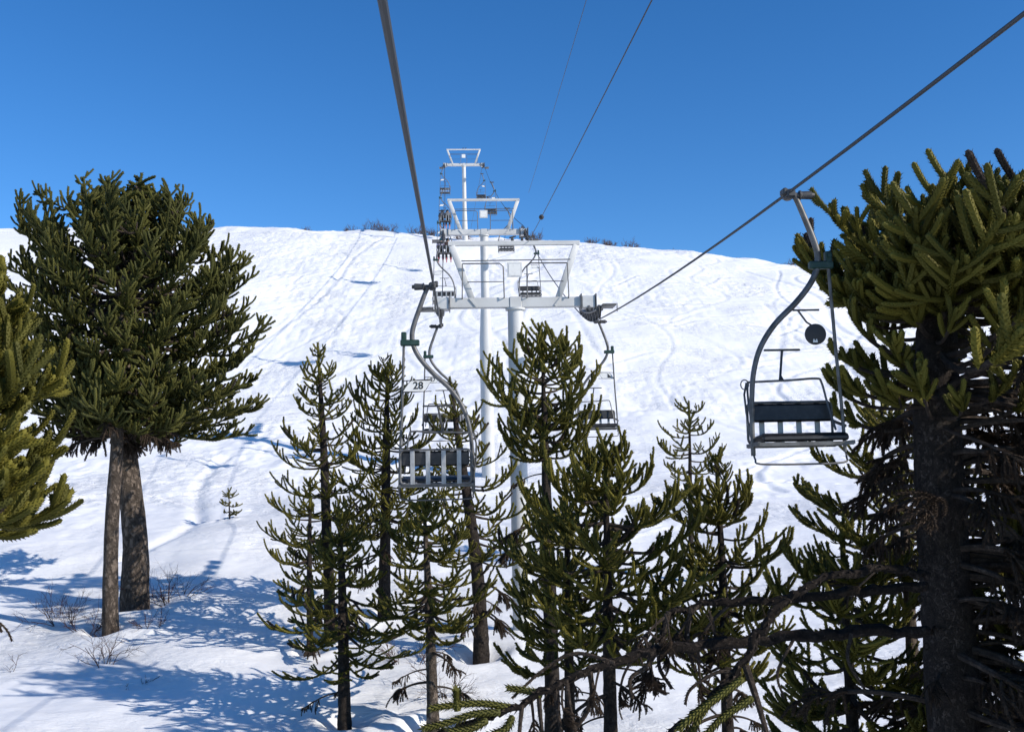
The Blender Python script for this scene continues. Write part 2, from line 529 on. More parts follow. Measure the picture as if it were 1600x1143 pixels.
def tower(y, hz, label, wheels_below, r_bot, r_top, step=None):
    """hz: world height of the crossarm"""
    x = S_M + DIRX * y
    zb = gz(x, y) - 0.4
    H = hz - zb
    root = thing('lift_tower', label, 'lift tower', (x, y, zb), YAW, 'chairlift towers')
    mb = MB()
    if step:
        zs = [0, H - step[0] - 2.2, H - step[0], H - .16]
        rs = [r_bot, r_bot * .95, r_top * 1.05, r_top]
    else:
        zs, rs = [0, H * .5, H - .16], [r_bot, (r_bot + r_top) / 2, r_top]
    mb.tube([(0, 0, q) for q in zs], rs, 28)
    col = mb.build('column', ['white_paint'], root)
    fl = MB()
    fl.cyl((0, 0, H - .20), (0, 0, H - .145), r_top * 1.28, 24)
    fl.build('flange', ['white_paint'], col)
    mb = MB()
    for sx in (-1, 1):
        mb.bar((sx * .165, 0, H), (sx * 1.78, 0, H + .005), .26, .27, bev=.012)
    mb.build('crossarm', ['white_paint'], root)
    mb = MB(); mb.box((0, 0, H), (.326, .30, .31), None, 0, .015)
    mb.build('crossarm_joint', ['white_paint'], root)
    # lifting frame
    for sx in (-1, 1):
        mb = MB()
        mb.bar((sx * 1.18, 0, H + .137), (sx * 1.70, 0, H + 1.58), .17, .16, up=(0, 1, 0), bev=.008)
        mb.bar((sx * 1.06, -.145, H - .10), (sx * 1.24, -.145, H + .12), .03, .05)
        mb.build('frame_leg', ['white_paint'], root)
    mb = MB(); mb.bar((-1.80, 0, H + 1.645), (1.80, 0, H + 1.645), .11, .12, bev=.008)
    tb = mb.build('top_beam', ['white_paint'], root)
    for cx in (-.05, .22):
        mb = MB(); mb.box((cx, 0, H + 1.755), (.07, .10, .10), None, 0, .01); mb.cyl((cx - .08, 0, H + 1.80), (cx + .10, 0, H + 1.84), .02, 8)
        mb.build('cable_clamp', ['dark_steel'], tb)
    # hand rails of the catwalk
    for sx in (-1, 1):
        mb = MB()
        pts = [(sx * 1.42, -.22, H + 1.05), (sx * .42, -.22, H + 1.05), (sx * .32, -.22, H + .96), (sx * .31, -.22, H + .14)]
        mb.tube(pts, .018, 8)
        mb.tube([(sx * 1.30, -.22, H + .55), (sx * .31, -.22, H + .55)], .013, 8)
        mb.tube([(sx * 1.42, -.22, H + 1.05), (sx * 1.44, -.22, H + .14)], .016, 8)
        mb.tube([(sx * 1.44, -.22, H + .2), (sx * 1.44, -.12, H + .1)], .016, 8)
        mb.tube([(sx * .31, -.22, H + .145), (sx * .31, -.05, H + .10)], .016, 8)
        mb.build('hand_rail', ['galvanised'], root)
    mb = MB(); mb.tube([(-1.45, -.245, H + 1.12), (1.5, -.245, H + 1.14)], .015, 8)
    mb.build('hand_rail', ['galvanised'], root)
    mb = MB(); mb.box((-.02, -.275, H + .86), (.40, .02, .40), None, 0, .006)
    pl = mb.build('sign_plate', ['grey_paint'], root)
    mb = MB(); mb.box((-.02, -.288, H + .86), (.31, .006, .31)); mb.build('plate_panel', ['plate_white'], pl)
    # sheave trains
    for side in (-1, 1):
        sx = (S_L if side < 0 else S_R) - S_M
        hous = MB(); hous.box((sx - side * .04, .02, H - .01), (.36, .42, .33), None, 0, .015)
        hous.build('arm_head', ['grey_paint'], root)
        for q in (-.2, .2):
            plates = MB()
            plates.box((sx - side * .04 + q, .02, H + .0), (.03, .5, .42), None, 0, .006)
            plates.build('arm_flange', ['galvanised'], root)
        tr = MB()
        zr = lambda yy: rope_z(side, y + yy) - zb
        off = -.205 if wheels_below else .205
        pos = np.linspace(-1.75, 1.75, 8)
        for q in (-.065, .065):
            tr.tube([(sx + q, yy, zr(yy) + off * 1.25) for yy in np.linspace(-1.85, 1.85, 12)], .032, 6)
        for yy in (-1.3, 0, 1.3):
            tr.bar((sx - .09, yy, zr(yy) + off * 1.5), (sx + .09, yy, zr(yy) + off * 1.5), .12, .10)
        tr.bar((sx, 0, zr(0) + off * 1.5), (sx, 0, H), .10, .14, up=(0, 1, 0))
        tr.bar((sx - .1, -.9, zr(-.9) + off * 1.55), (sx - .02, 0, H - .1), .05, .07)
        tr.bar((sx + .1, .9, zr(.9) + off * 1.55), (sx + .02, 0, H - .1), .05, .07)
        tro = tr.build('sheave_train', ['galvanised'], root)
        for yy in pos:
            w = MB()
            zc = zr(yy) + off
            w.tube([(sx - .032, yy, zc), (sx - .026, yy, zc), (sx, yy, zc), (sx + .026, yy, zc), (sx + .032, yy, zc)], [.15, .185, .165, .185, .15], 18, 0)
            w.cyl((sx - .05, yy, zc), (sx + .05, yy, zc), .05, 10, 1)
            w.build('sheave', ['rubber', 'galvanised'], tro)
        # service step beside the train
        st = MB()
        zq = zr(-1.0) + (.42 if not wheels_below else -.45)
        st.box((sx + side * .36, -.9, zq), (.36, .6, .05), None, 0, .006)
        st.tube([(sx + side * .53, -1.38, zq), (sx + side * .53, -1.38, zq - .22)], .014, 6)
        st.bar((sx + side * .05, -.9, zq - .03), (sx + side * .2, -.9, zq - .03), .06, .05)
        st.build('service_step', ['galvanised'], root)
    # ladder up the column
    ld = MB()
    for q in (-.17, .17):
        ld.tube([(q, r_bot + .13, .8), (q, r_bot + .13, H - .2)], .018, 6)
    for zz in np.arange(1.0, H - .3, .33):
        ld.tube([(-.17, r_bot + .13, zz), (.17, r_bot + .13, zz)], .012, 5)
    ld.bar((0, r_top * .9, H - 1.0), (0, r_bot + .13, H - 1.0), .05, .05)
    ld.build('ladder', ['galvanised'], root)
    return root

tower(T1, 4.36, 'nearest white lift tower, its column hidden low down by conifers', False, .25, .215)
tower(T2, 11.5, 'middle white lift tower standing at the foot of the open slope', True, .33, .20, (3.2,))
tower(T3, 31.4, 'small white lift tower rising on the crest against the sky', True, .30, .20, (4.5,))

# signal cables above the towers
p2 = P(826, 301, T2); d1 = Vector((DIRX * .62, 1, .078))
def cable(name, end, label, ball=None, d1=d1):
    mb = MB()
    a = end - d1 * (end.y + 30)
    pts = [a + (end - a) * t - Vector((0, 0, 0.25 * 4 * t * (1 - t))) for t in np.linspace(0, 1, 40)]
    mb.tube(pts, .008, 6)
    root = mb.build(name, ['rope_steel'])
    tag(root, label, 'cable', 'thin cables above the lift')
    if ball is not None:
        b = MB()
        c = min(pts, key=lambda q: abs(q.y - ball)); 
        b.tube([c + Vector((0, -.10, -.0)), c + Vector((0, -.08, 0)), c, c + Vector((0, .08, 0)), c + Vector((0, .10, 0))], [.015, .045, .06, .045, .015], 12)
        b.build('cable_weight', ['rubber'], root)
cable('overhead_cable', p2, 'thin dark cable running to the top of the middle tower')
cable('overhead_cable', P(826, 377, T1), 'thin dark cable with a small black weight on it', 23.0, Vector((-.050, 1, .078)))

# ------------------------------------------------------------------ chairs
def rounded_rect(x0, x1, z0, z1, r, y, n=4):
    pts = []
    for cx, cz, a0 in ((x1 - r, z1 - r, 0), (x0 + r, z1 - r, 90), (x0 + r, z0 + r, 180), (x1 - r, z0 + r, 270)):
        for k in range(n + 1):
            a = R(a0 + 90 * k / n)
            pts.append((cx + r * math.cos(a), y, cz + r * math.sin(a)))
    pts.append(pts[0])
    return pts

CHAIR = {}
def chair_meshes():
    mb = MB()
    hp = [(-.06, 0, -.03), (-.10, 0, -.06), (-.19, 0, -.29), (-.285, 0, -.56), (-.315, 0, -.72), (-.29, 0, -.88), (-.20, 0, -1.05), (-.03, 0, -1.25), (.21, 0, -1.48), (.38, 0, -1.73),
          (.47, 0, -2.0), (.505, 0, -2.3), (.515, 0, -2.62), (.515, 0, -2.93)]
    sp = spline(hp, 6)
    mb.tube(sp, np.interp(np.arange(len(sp)), [0, 18, 40, len(sp)], [.030, .036, .034, .026]), 12)
    mb.build_args = ('hanger', ['galvanised'])
    CHAIR['hanger'] = mb.mesh(*mb.build_args)
    mb = MB(); mb.tube(spline([(-.43, 0, -.80), (-.445, 0, -1.2), (-.468, 0, -1.8), (-.50, 0, -2.4), (-.515, 0, -2.9)], 5), .019, 10)
    CHAIR['side_pole'] = mb.mesh('side_pole', ['galvanised'])
    mb = MB()
    mb.box((-.345, 0, -.82), (.27, .09, .085), None, 0, .012)
    mb.box((-.43, 0, -.74), (.075, .08, .15), None, 0, .012)
    mb.cyl((-.43, -.06, -.72), (-.43, .06, -.72), .025, 10)
    CHAIR['hinge_bracket'] = mb.mesh('hinge_bracket', ['green_bracket'])
    mb = MB()
    mb.box((-.02, 0, -.015), (.10, .20, .10), None, 0, .02)
    mb.box((.035, 0, .015), (.06, .14, .08), None, 0, .015)
    mb.tube([(-.06, 0, -.02), (-.13, 0, -.02), (-.135, 0, -.02), (-.15, 0, -.02), (-.16, 0, -.02), (-.27, 0, -.02), (-.28, 0, -.02), (-.31, 0, -.02)], [.032, .032, .055, .055, .045, .05, .03, .026], 12, 0)
    CHAIR['grip'] = mb.mesh('grip', ['dark_steel'])
    # back: black pad with a tube round it
    mb = MB(); mb.box((-.005, -.235, -2.455), (.93, .045, .20), Matrix.Rotation(R(7), 3, 'X'), 0, .02)
    CHAIR['backrest'] = mb.mesh('backrest', ['black_pad'])
    mb = MB(); mb.tube(rounded_rect(-.485, .485, -2.80, -2.335, .06, -.27), .016, 8)
    mb.bar((-.49, -.27, -2.55), (-.535, 0, -2.62), .022, .03); mb.bar((.49, -.27, -2.55), (.535, 0, -2.62), .022, .03)
    CHAIR['back_frame'] = mb.mesh('back_frame', ['galvanised'])
    mb = MB(); mb.box((0, -.285, -2.575), (.062, .014, .46), None, 0, .004)
    CHAIR['back_slat'] = mb.mesh('back_slat', ['slat_steel'])
    mb = MB(); mb.box((0, .0, -2.735), (.95, .46, .05), Matrix.Rotation(R(5), 3, 'X'), 0, .02)
    mb.box((0, .225, -2.745), (.95, .05, .07), None, 0, .022)
    CHAIR['seat'] = mb.mesh('seat', ['black_pad'])
    mb = MB()
    for sx in (-1, 1):
        mb.bar((sx * .495, -.27, -2.82), (sx * .52, .25, -2.80), .03, .04)
    mb.bar((-.52, .24, -2.81), (.52, .24, -2.81), .03, .04); mb.bar((-.50, -.25, -2.825), (.50, -.25, -2.825), .03, .04)
    for q in (-.25, 0, .25): mb.bar((q, -.24, -2.80), (q, .23, -2.79), .03, .025)
    CHAIR['seat_frame'] = mb.mesh('seat_frame', ['galvanised'])
    # raised safety bar with its T-shaped foot rest
    mb = MB()
    mb.tube(spline([(.50, -.05, -2.62), (.50, -.16, -2.3), (.485, -.2, -2.12), (.44, -.2, -2.105), (0, -.2, -2.09), (-.30, -.2, -2.075), (-.36, -.2, -2.12), (-.40, -.16, -2.35), (-.44, -.05, -2.66)], 5), .013, 8)
    mb.tube([(.525, -.03, -2.72), (.56, -.05, -2.45), (.565, -.08, -2.25), (.53, -.1, -2.12)], .012, 8)
    ringp = [(.55 + .045 * math.cos(a), -.1, -2.14 + .055 * math.sin(a)) for a in np.linspace(0, 6.283, 14)]
    mb.tube(ringp, .007, 6)
    CHAIR['safety_bar'] = mb.mesh('safety_bar', ['galvanised'])
    mb = MB()
    mb.tube([(.10, -.2, -2.085), (.095, -.24, -2.03), (.05, -.30, -1.80), (.04, -.31, -1.745)], [.03, .014, .014, .016], 8)
    mb.bar((-.17, -.31, -1.735), (.25, -.31, -1.735), .03, .024, bev=.006)
    CHAIR['foot_rest'] = mb.mesh('foot_rest', ['dark_steel'])
    mb = MB()
    mb.tube(spline([(.515, 0, -2.9), (.51, .05, -2.97), (.47, .1, -3.02), (0, .12, -3.03), (-.45, .1, -3.02), (-.51, .04, -2.96), (-.515, 0, -2.88)], 4), .011, 8)
    CHAIR['lower_bar'] = mb.mesh('lower_bar', ['galvanised'])
    mb = MB()
    mb.tube([(-.05, -.03, -1.345), (-.455, -.03, -1.36)], .008, 6); mb.tube([(-.46, -.03, -1.52), (-.05, -.03, -1.51)], .006, 6)
    CHAIR['plate_bracket'] = mb.mesh('plate_bracket', ['dark_steel'])
    mb = MB()
    x0, x1, sk, z0, z1 = -.40, -.10, .10, -1.51, -1.36
    outl = [(x0 - sk / 2, z0), (x1 - sk, z0), (x1 - .02, z0 + .03), (x1 + sk / 2, z1), (x0 + sk, z1), (x0 + sk - .06, z1 - .03)]
    outl = [(x0 - sk / 2, z0), (x1 - sk * .6, z0), (x1 - sk * .25, z0 + .03), (x1 + sk / 2, z1), (x0 + sk * .7, z1), (x0 + sk * .35, z1 - .03)]
    vs = [(a, -.036, b) for a, b in outl] + [(a, -.024, b) for a, b in outl]
    k = len(outl)
    mb.add(vs, [tuple(range(k)), tuple(range(2 * k - 1, k - 1, -1))] + [(i, i + k, (i + 1) % k + k, (i + 1) % k) for i in range(k)])
    CHAIR['number_plate'] = mb.mesh('number_plate', ['plate_white'], False)
    mb = MB()
    mb.tube([(a, -.030, b) for a, b in outl + outl[:1]], .007, 6)
    CHAIR['plate_rim'] = mb.mesh('plate_rim', ['print_black'])
    mb = MB()
    mb.add([(x0 + .0, -.018, z0 + .02), (x0 + .11, -.018, z0 + .02), (x0 + .11, -.018, z1 - .02)], [(0, 1, 2)])
    mb.add([(x0 + .0, -.022, z0 + .02), (x0 + .11, -.022, z0 + .02), (x0 + .11, -.022, z1 - .02)], [(0, 2, 1)])
    mb.f += [(0, 3, 4, 1), (1, 4, 5, 2), (2, 5, 3, 0)]; mb.m += [0, 0, 0]
    CHAIR['plate_triangle'] = mb.mesh('plate_triangle', ['print_black'], False)
    mb = MB()
    mb.tube([(-.24, .035, -1.60), (-.24, .03, -1.60), (-.24, -.002, -1.60), (-.24, -.008, -1.60)], [.105, .117, .117, .105], 32)
    CHAIR['disc_plate'] = mb.mesh('disc_plate', ['rubber'])
    mb = MB()
    mb.box((-.225, .041, -1.682), (.05, .008, .022)); mb.box((-.21, .041, -1.664), (.012, .008, .016)); mb.box((-.24, .041, -1.664), (.012, .008, .016))
    CHAIR['disc_mark'] = mb.mesh('disc_mark', ['plate_white'], False)
    mb = MB()
    mb.tube([(.0, 0, -1.325), (-.30, 0, -1.325)], .011, 8); mb.tube([(-.06, 0, -1.33), (-.15, 0, -1.46), (-.21, .0, -1.50)], .011, 8)
    CHAIR['disc_arm'] = mb.mesh('disc_arm', ['dark_steel'])
chair_meshes()

def numeral(txt, parent, face):
    cu = bpy.data.curves.new('numeral', 'FONT')
    cu.body = txt
    cu.size = .145
    cu.extrude = .0015
    cu.offset = .0028
    cu.align_x = 'CENTER'; cu.align_y = 'CENTER'
    cu.materials.append(MATS['print_black'])
    t = bpy.data.objects.new('numeral', cu)
    C.objects.link(t)
    me = bpy.data.meshes.new_from_object(t.evaluated_get(bpy.context.evaluated_depsgraph_get()))
    bpy.data.objects.remove(t)
    o = link('numeral', me)
    o.parent = parent
    o.location = (-.235, -.039, -1.432)
    o.rotation_euler = (R(90), 0, 0)
    return o

def chair(side, y, label, plate=None, swing=0.0):
    p = rope_pt(side, y)
    root = thing('lift_chair', label, 'lift chair', p, YAW + (math.pi if side > 0 else 0), 'chairs hanging from the lift')
    root.rotation_euler = (0, R(swing), root.rotation_euler.z)
    for nm in ('grip', 'hanger', 'side_pole', 'hinge_bracket', 'back_frame', 'seat', 'seat_frame', 'safety_bar', 'foot_rest', 'lower_bar'):
        link(nm, CHAIR[nm], root)
    b = link('backrest', CHAIR['backrest'], root)
    for q in (-.32, -.107, .107, .32):
        o = link('back_slat', CHAIR['back_slat'], b); o.location = (q, 0, 0)
    if plate == 'disc':
        a = link('disc_arm', CHAIR['disc_arm'], root)
        d = link('disc_plate', CHAIR['disc_plate'], root)
        link('disc_mark', CHAIR['disc_mark'], d)
    else:
        link('plate_bracket', CHAIR['plate_bracket'], root)
        d = link('number_plate', CHAIR['number_plate'], root)
        link('plate_rim', CHAIR['plate_rim'], d)
        if plate == 'tri': link('plate_triangle', CHAIR['plate_triangle'], d)
        elif plate: numeral(plate, d, 1)
    return root

chair(-1, 14.4, 'empty lift chair with the plate numbered 28, seen from behind', '28')
chair(-1, 26.8, 'empty lift chair with the plate numbered 27, hanging below the nearest tower', '27')
chair(-1, 46.5, 'empty lift chair half hidden behind the left wheels of the nearest tower')
ch_p1 = chair(-1, 65.0, 'lift chair carrying the riders in lilac and brown jackets')
ch_p2 = chair(-1, 83.5, 'lift chair carrying the riders in navy and grey jackets')
chair(-1, 102.0, 'tiny empty lift chair on the left rope just below the crest tower')
chair(1, 11.3, 'large empty lift chair facing the camera with a black round plate', 'disc')
chair(1, 26.6, 'lift chair with a black triangle on its plate, half behind the rounded conifer', 'tri')
chair(1, 47.5, 'empty lift chair framed under the crossarm of the nearest tower')
chair(1, 66.0, 'empty lift chair seen just above the square plate of the nearest tower')
chair(1, 88.0, 'empty lift chair seen within the frame of the middle tower')
chair(1, 112.0, 'tiny empty lift chair hanging in the sky right of the crest tower')

# ------------------------------------------------------------------ riders
def person(chair_o, r, label, jacket, helmet, skim, lean=0.0):
    J = [(0, .0, .10), (0, -.04, .32), (0, -.05, .52), (0, -.03, .62), (0, .0, .74), (0, .015, .84),     # pelvis, waist, chest, neck, head, crown
         (-.17, -.04, .55), (-.27, .08, .34), (-.20, .30, .26), (-.18, .38, .27),
         (.17, -.04, .55), (.27, .08, .34), (.20, .30, .26), (.18, .38, .27),
         (-.10, .06, .08), (-.14, .46, .08), (-.14, .50, -.36), (-.14, .62, -.42),
         (.10, .06, .08), (.14, .46, .08), (.14, .50, -.36), (.14, .62, -.42)]
    E = [(0, 1), (1, 2), (2, 3), (3, 4), (4, 5), (2, 6), (6, 7), (7, 8), (8, 9), (2, 10), (10, 11), (11, 12), (12, 13),
         (0, 14), (14, 15), (15, 16), (16, 17), (0, 18), (18, 19), (19, 20), (20, 21)]
    Rr = [.17, .17, .19, .075, .095, .085, .09, .07, .055, .05, .09, .07, .055, .05, .11, .085, .085, .07, .11, .085, .085, .07]
    me = bpy.data.meshes.new('person')
    me.from_pydata(J, E, [])
    o = bpy.data.objects.new('person', me)
    C.objects.link(o)
    sk = o.modifiers.new('skin', 'SKIN')
    for i, q in enumerate(Rr):
        me.skin_vertices[0].data[i].radius = (q, q * (.78 if i in (0, 1, 2) else 1))
    me.skin_vertices[0].data[0].use_root = True
    ss = o.modifiers.new('sub', 'SUBSURF'); ss.levels = 1; ss.render_levels = 1
    dg = bpy.context.evaluated_depsgraph_get()
    nm = bpy.data.meshes.new_from_object(o.evaluated_get(dg))
    o.modifiers.clear()
    o.data = nm
    nm.materials.clear()
    for q in (jacket, 'pants_dark', 'skin', 'helmet_black'): nm.materials.append(MATS[q])
    for p in nm.polygons:
        c = p.center
        p.use_smooth = True
        if c.z > .64: p.material_index = 2
        elif c.z < .14 and c.y < .5 or c.y > .36 and c.z < .2: p.material_index = 3 if c.z < -.28 else 1
        elif c.y > .33: p.material_index = 3
    o.matrix_world = chair_o.matrix_basis @ Matrix.Translation((r, -.02, -2.69)) @ Matrix.Rotation(lean, 4, 'Y')
    tag(o, label, 'person', 'skiers riding the chairs')
    h = MB()
    zs = np.linspace(-.06, .145, 8)
    rr = [.118, .128, .132, .130, .120, .098, .062, .012]
    h.tube([(0, .0, .755 + z) for z in zs], rr, 16)
    h.build('helmet', [helmet], o)
    for sx in (-1, 1):
        s = MB()
        s.tube([(sx * .14, -.42, -.50), (sx * .14, -.2, -.495), (sx * .14, .9, -.49), (sx * .14, 1.1, -.46), (sx * .14, 1.22, -.40)], [.03, .04, .036, .042, .015], 6)
        s.box((sx * .14, .56, -.465), (.07, .32, .05), None, 0, .01)
        s.build('ski', [skim], o)
    return o
bpy.context.view_layer.update()
person(ch_p1, -.24, 'seated skier in a pale lilac jacket and dark teal helmet, back turned', 'jacket_lilac', 'helmet_teal', 'ski_red', .03)
person(ch_p1, .24, 'seated skier in a dark brown jacket beside the lilac one', 'jacket_brown', 'helmet_black', 'ski_red', -.04)
person(ch_p2, -.24, 'tiny seated skier in a navy jacket on the upper chair', 'jacket_navy', 'helmet_black', 'ski_pink', .02)
person(ch_p2, .24, 'tiny seated skier in a grey jacket on the upper chair', 'jacket_grey', 'helmet_black', 'ski_pink', -.02)

# ------------------------------------------------------------------ conifers with rope-like scaly shoots
GA = 2.399963
def leaves_on(mb, pts, r, step, ln, wd, m, tint, rs):
    pts = np.asarray(pts, float)
    seg = np.linalg.norm(np.diff(pts, axis=0), axis=1)
    cum = np.concatenate([[0], np.cumsum(seg)])
    n = max(4, int(cum[-1] / step))
    s = (np.arange(n) + .5) / n * cum[-1]
    pos = np.stack([np.interp(s, cum, pts[:, k]) for k in range(3)], 1)
    T = np.stack([np.interp(s, cum, np.gradient(pts[:, k], cum + np.arange(len(cum)) * 1e-9)) for k in range(3)], 1)
    T /= np.linalg.norm(T, axis=1)[:, None] + 1e-9
    ref = np.array([0.3, 0.2, 0.93])
    A = np.cross(T, ref); A /= np.linalg.norm(A, axis=1)[:, None] + 1e-9
    B = np.cross(T, A)
    th = np.arange(n) * GA + rs.random() * 6
    N = np.cos(th)[:, None] * A + np.sin(th)[:, None] * B
    S = np.cross(T, N)
    taper = np.where(s > cum[-1] * .88, .8, 1.0)[:, None]
    base = pos + N * r * .7
    j = (.85 + .3 * rs.random(n))[:, None]
    tip = pos + N * (r + ln * .55 * j * taper) + T * (ln * .8 * j)
    V = np.empty((n * 3, 3))
    V[0::3] = base + S * wd * .5; V[1::3] = base - S * wd * .5; V[2::3] = tip
    F = np.arange(n * 3).reshape(-1, 3)
    tt = np.repeat(tint + (rs.random(n) - .5) * .12, 3)
    tt[2::3] += .10
    mb.add(V, F, m, np.clip(tt, .02, 1.2))

def shoot(mb, p0, d0, L, r, curl, rs, step, ln, wd, m=0, tint=.4, sides=5, leafy=True):
    n = 5
    p = np.array(p0, float); d = np.array(d0, float); d /= np.linalg.norm(d)
    pts = [p.copy()]
    up = np.array([0, 0, 1.0])
    wob = (rs.random(3) - .5) * .25
    for k in range(n):
        d = d + up * curl / n + wob / n
        d /= np.linalg.norm(d)
        p = p + d * L / n
        pts.append(p.copy())
    pts = np.array(pts)
    ext = pts[-1] + d * r * .8
    P2 = np.vstack([pts, ext])
    rad = [r * .8, r, r, r * 1.02, r * 1.02, r * .95, r * .35]
    mb.tube(P2, rad, sides, m, np.clip(np.linspace(tint - .10, tint + .14, len(P2)).repeat(sides), .02, 1), caps=True)
    if leafy:
        leaves_on(mb, pts, r, step, ln, wd, m, tint, rs)
    return pts

def branch_mesh(name, seed, L, bare, n_sh, slen, planar, curl, r, step, ln, wd, droop=.06, mats=('needles', 'twig'), sub=.3, up_s=.9, rax=None, axleaf=True):
    rs = np.random.default_rng(seed)
    mb = MB()
    t = np.linspace(0, 1, 13)
    wob = (rs.random(2) - .5) * .22 * L
    ax = np.stack([L * t * (1 - .10 * curl * t * t), wob[0] * np.sin(t * 2.6) * t * .7 + wob[1] * .25 * np.sin(t * 6), L * (-droop * np.sin(math.pi * t) + .26 * curl * t ** 2.6)], 1)
    r0 = rax if rax else .014 + .013 * L
    rad = np.interp(t, [0, max(bare, .15), 1], [r0, r0 * .62 + r * .2, r])
    nb = int(round(bare * 12))
    if nb > 0:
        mb.tube(ax[:nb + 1], rad[:nb + 1], 6, 1)
    if nb < 12:
        g = ax[nb:]
        rg = np.maximum(rad[nb:], r)
        mb.tube(np.vstack([g, g[-1] + (g[-1] - g[-2]) / np.linalg.norm(g[-1] - g[-2]) * r]), np.concatenate([rg * .9, [r * .35]]), 6, 0, .35)
        if axleaf: leaves_on(mb, g, r, step, ln, wd, 0, .38, rs)
    for i in range(n_sh):
        tt = bare * .85 + (1.0 - bare * .85) * ((i + rs.random() * .8) / n_sh) ** .8
        tt = min(tt, .985)
        p = np.array([np.interp(tt, t, ax[:, k]) for k in range(3)])
        T = np.array([np.interp(min(tt + .05, 1), t, ax[:, k]) - np.interp(tt - .05, t, ax[:, k]) for k in range(3)])
        T /= np.linalg.norm(T)
        sd = 1 if i % 2 else -1
        a = R(rs.uniform(50, 72) if tt < .6 else rs.uniform(28, 58))
        lat = np.cross(np.array([0, 0, 1.0]), T); lat /= np.linalg.norm(lat)
        upv = np.cross(T, lat)
        rollv = (rs.random() - .5) * 2 * (1 - planar) * 1.5
        side = lat * sd * math.cos(rollv) + upv * math.sin(rollv)
        d = T * math.cos(a) + side * math.sin(a)
        l = slen * (.55 + .6 * rs.random()) * (1.0 if tt < .8 else .8)
        tint = float(np.clip(.38 + (rs.random() - .5) * .5, .05, .9))
        m = 1 if rs.random() < .02 else 0
        pts = shoot(mb, p, d, l, r * (.85 + .25 * rs.random()), up_s * (.5 + .8 * rs.random()), rs, step, ln, wd, m, tint)
        if rs.random() < sub:
            for q in range(rs.integers(1, 3)):
                k = rs.integers(1, 4)
                dd = pts[k + 1] - pts[k]; dd /= np.linalg.norm(dd)
                la = np.cross(dd, rs.random(3) - .5); la /= np.linalg.norm(la)
                shoot(mb, pts[k], dd + la * .9, l * rs.uniform(.45, .75), r * .9, up_s * .8, rs, step, ln, wd, m, tint)
    me = mb.mesh(name, list(mats))
    me['tipx'], me['tipz'], me['len'] = float(ax[-1, 0]), float(ax[-1, 2]), float(np.hypot(ax[-1, 0], ax[-1, 2]))
    return me

LR, LS, LL, LW = .030, .0085, .050, .034      # core radius, leaf step, leaf length, leaf width
YOUNG, FULL, DOME, GIANT, DEAD = [], [], [], [], []
s_ = 100
for L in (.35, .65, 1.0, 1.5, 2.1):
    for k in range(3):
        s_ += 1
        YOUNG.append(branch_mesh('branch', s_, L, .10 if L < .9 else .25, max(3, int(2 + L * 5.0)), .20 + .18 * min(L, 1.4), .8, .7, .021, LS, .036, .026, .10, sub=.12, up_s=.95))
for L in (.6, 1.0, 1.5, 2.1):
    for k in range(3):
        s_ += 1
        FULL.append(branch_mesh('branch', s_, L, .15 if L < .9 else .35, int(4 + L * 5.4), .38 + .12 * L, .75, .65, .022, LS, .037, .027, .10, sub=.18, up_s=1.0))
for L in (1.6, 2.6, 3.6):
    for k in range(4):
        s_ += 1
        DOME.append(branch_mesh('branch', s_, L, .52, 17 + 4 * k % 7, .58, .50, .5, .031, .011, .042, .034, .10, ('needles_dark', 'twig'), sub=.45, up_s=.85))
CAP = []
for L in (.8, 1.3, 2.0):
    for k in range(3):
        s_ += 1
        CAP.append(branch_mesh('branch', s_, L, .12, int(6 + 5 * L), .55, .5, .6, .031, .011, .042, .034, .10, ('needles_dark', 'twig'), sub=.4, up_s=1.1))
for L in (.7, 1.1, 1.6):
    for k in range(3):
        s_ += 1
        GIANT.append(branch_mesh('branch', s_, L, .38, int(5 + 3.0 * L), .54, .6, .55, .033, .0042, .038, .025, .05, ('needles', 'twig'), sub=.25, up_s=.75))
SPARSE = []
for L in (.8, 1.3):
    for k in range(3):
        s_ += 1
        SPARSE.append(branch_mesh('branch', s_, L, .72, 6, .34, .5, .9, .030, .0042, .038, .025, .08, ('needles', 'twig'), sub=.2, up_s=1.2, rax=.028))
for L in (1.0, 1.6, 2.2):
    for k in range(2):
        s_ += 1
        DEAD.append(branch_mesh('dead_branch', s_, L, .7, 12, .42, .4, -.5, .016, .006, .045, .02, -.05, ('dead_twig', 'twig'), sub=.5, up_s=-1.6, rax=.035))

def place(parent, pool, att, tip, rs, name='branch', twist=.25):
    d = Vector(tip) - Vector(att)
    L = d.length
    best = sorted(pool, key=lambda m: abs(math.log(m['len'] / max(L, .05))))[:3]
    # same-length variants come in threes
    me = best[rs.integers(0, len(best))]
    sc = L / me['len']
    az = math.atan2(d.y, d.x)
    pitch = math.atan2(d.z, math.hypot(d.x, d.y)) - math.atan2(me['tipz'], me['tipx'])
    o = link(name, me, parent)
    M = Matrix.Translation(att) @ Matrix.Rotation(az, 4, 'Z') @ Matrix.Rotation(-pitch, 4, 'Y') @ Matrix.Rotation((rs.random() - .5) * 2 * twist, 4, 'X')
    o.matrix_local = M @ Matrix.Scale(sc, 4)
    return o

def trunk_mesh(pts, rads, m, seed, sides=16, sub=8):
    rs = np.random.default_rng(seed)
    sp = spline(pts, sub)
    rr = np.interp(np.linspace(0, 1, len(sp)), np.linspace(0, 1, len(rads)), rads)
    mb = MB()
    mb.tube(sp, rr, sides, 0, jit=.10, rs=rs)
    return mb.mesh('trunk', [m]), sp

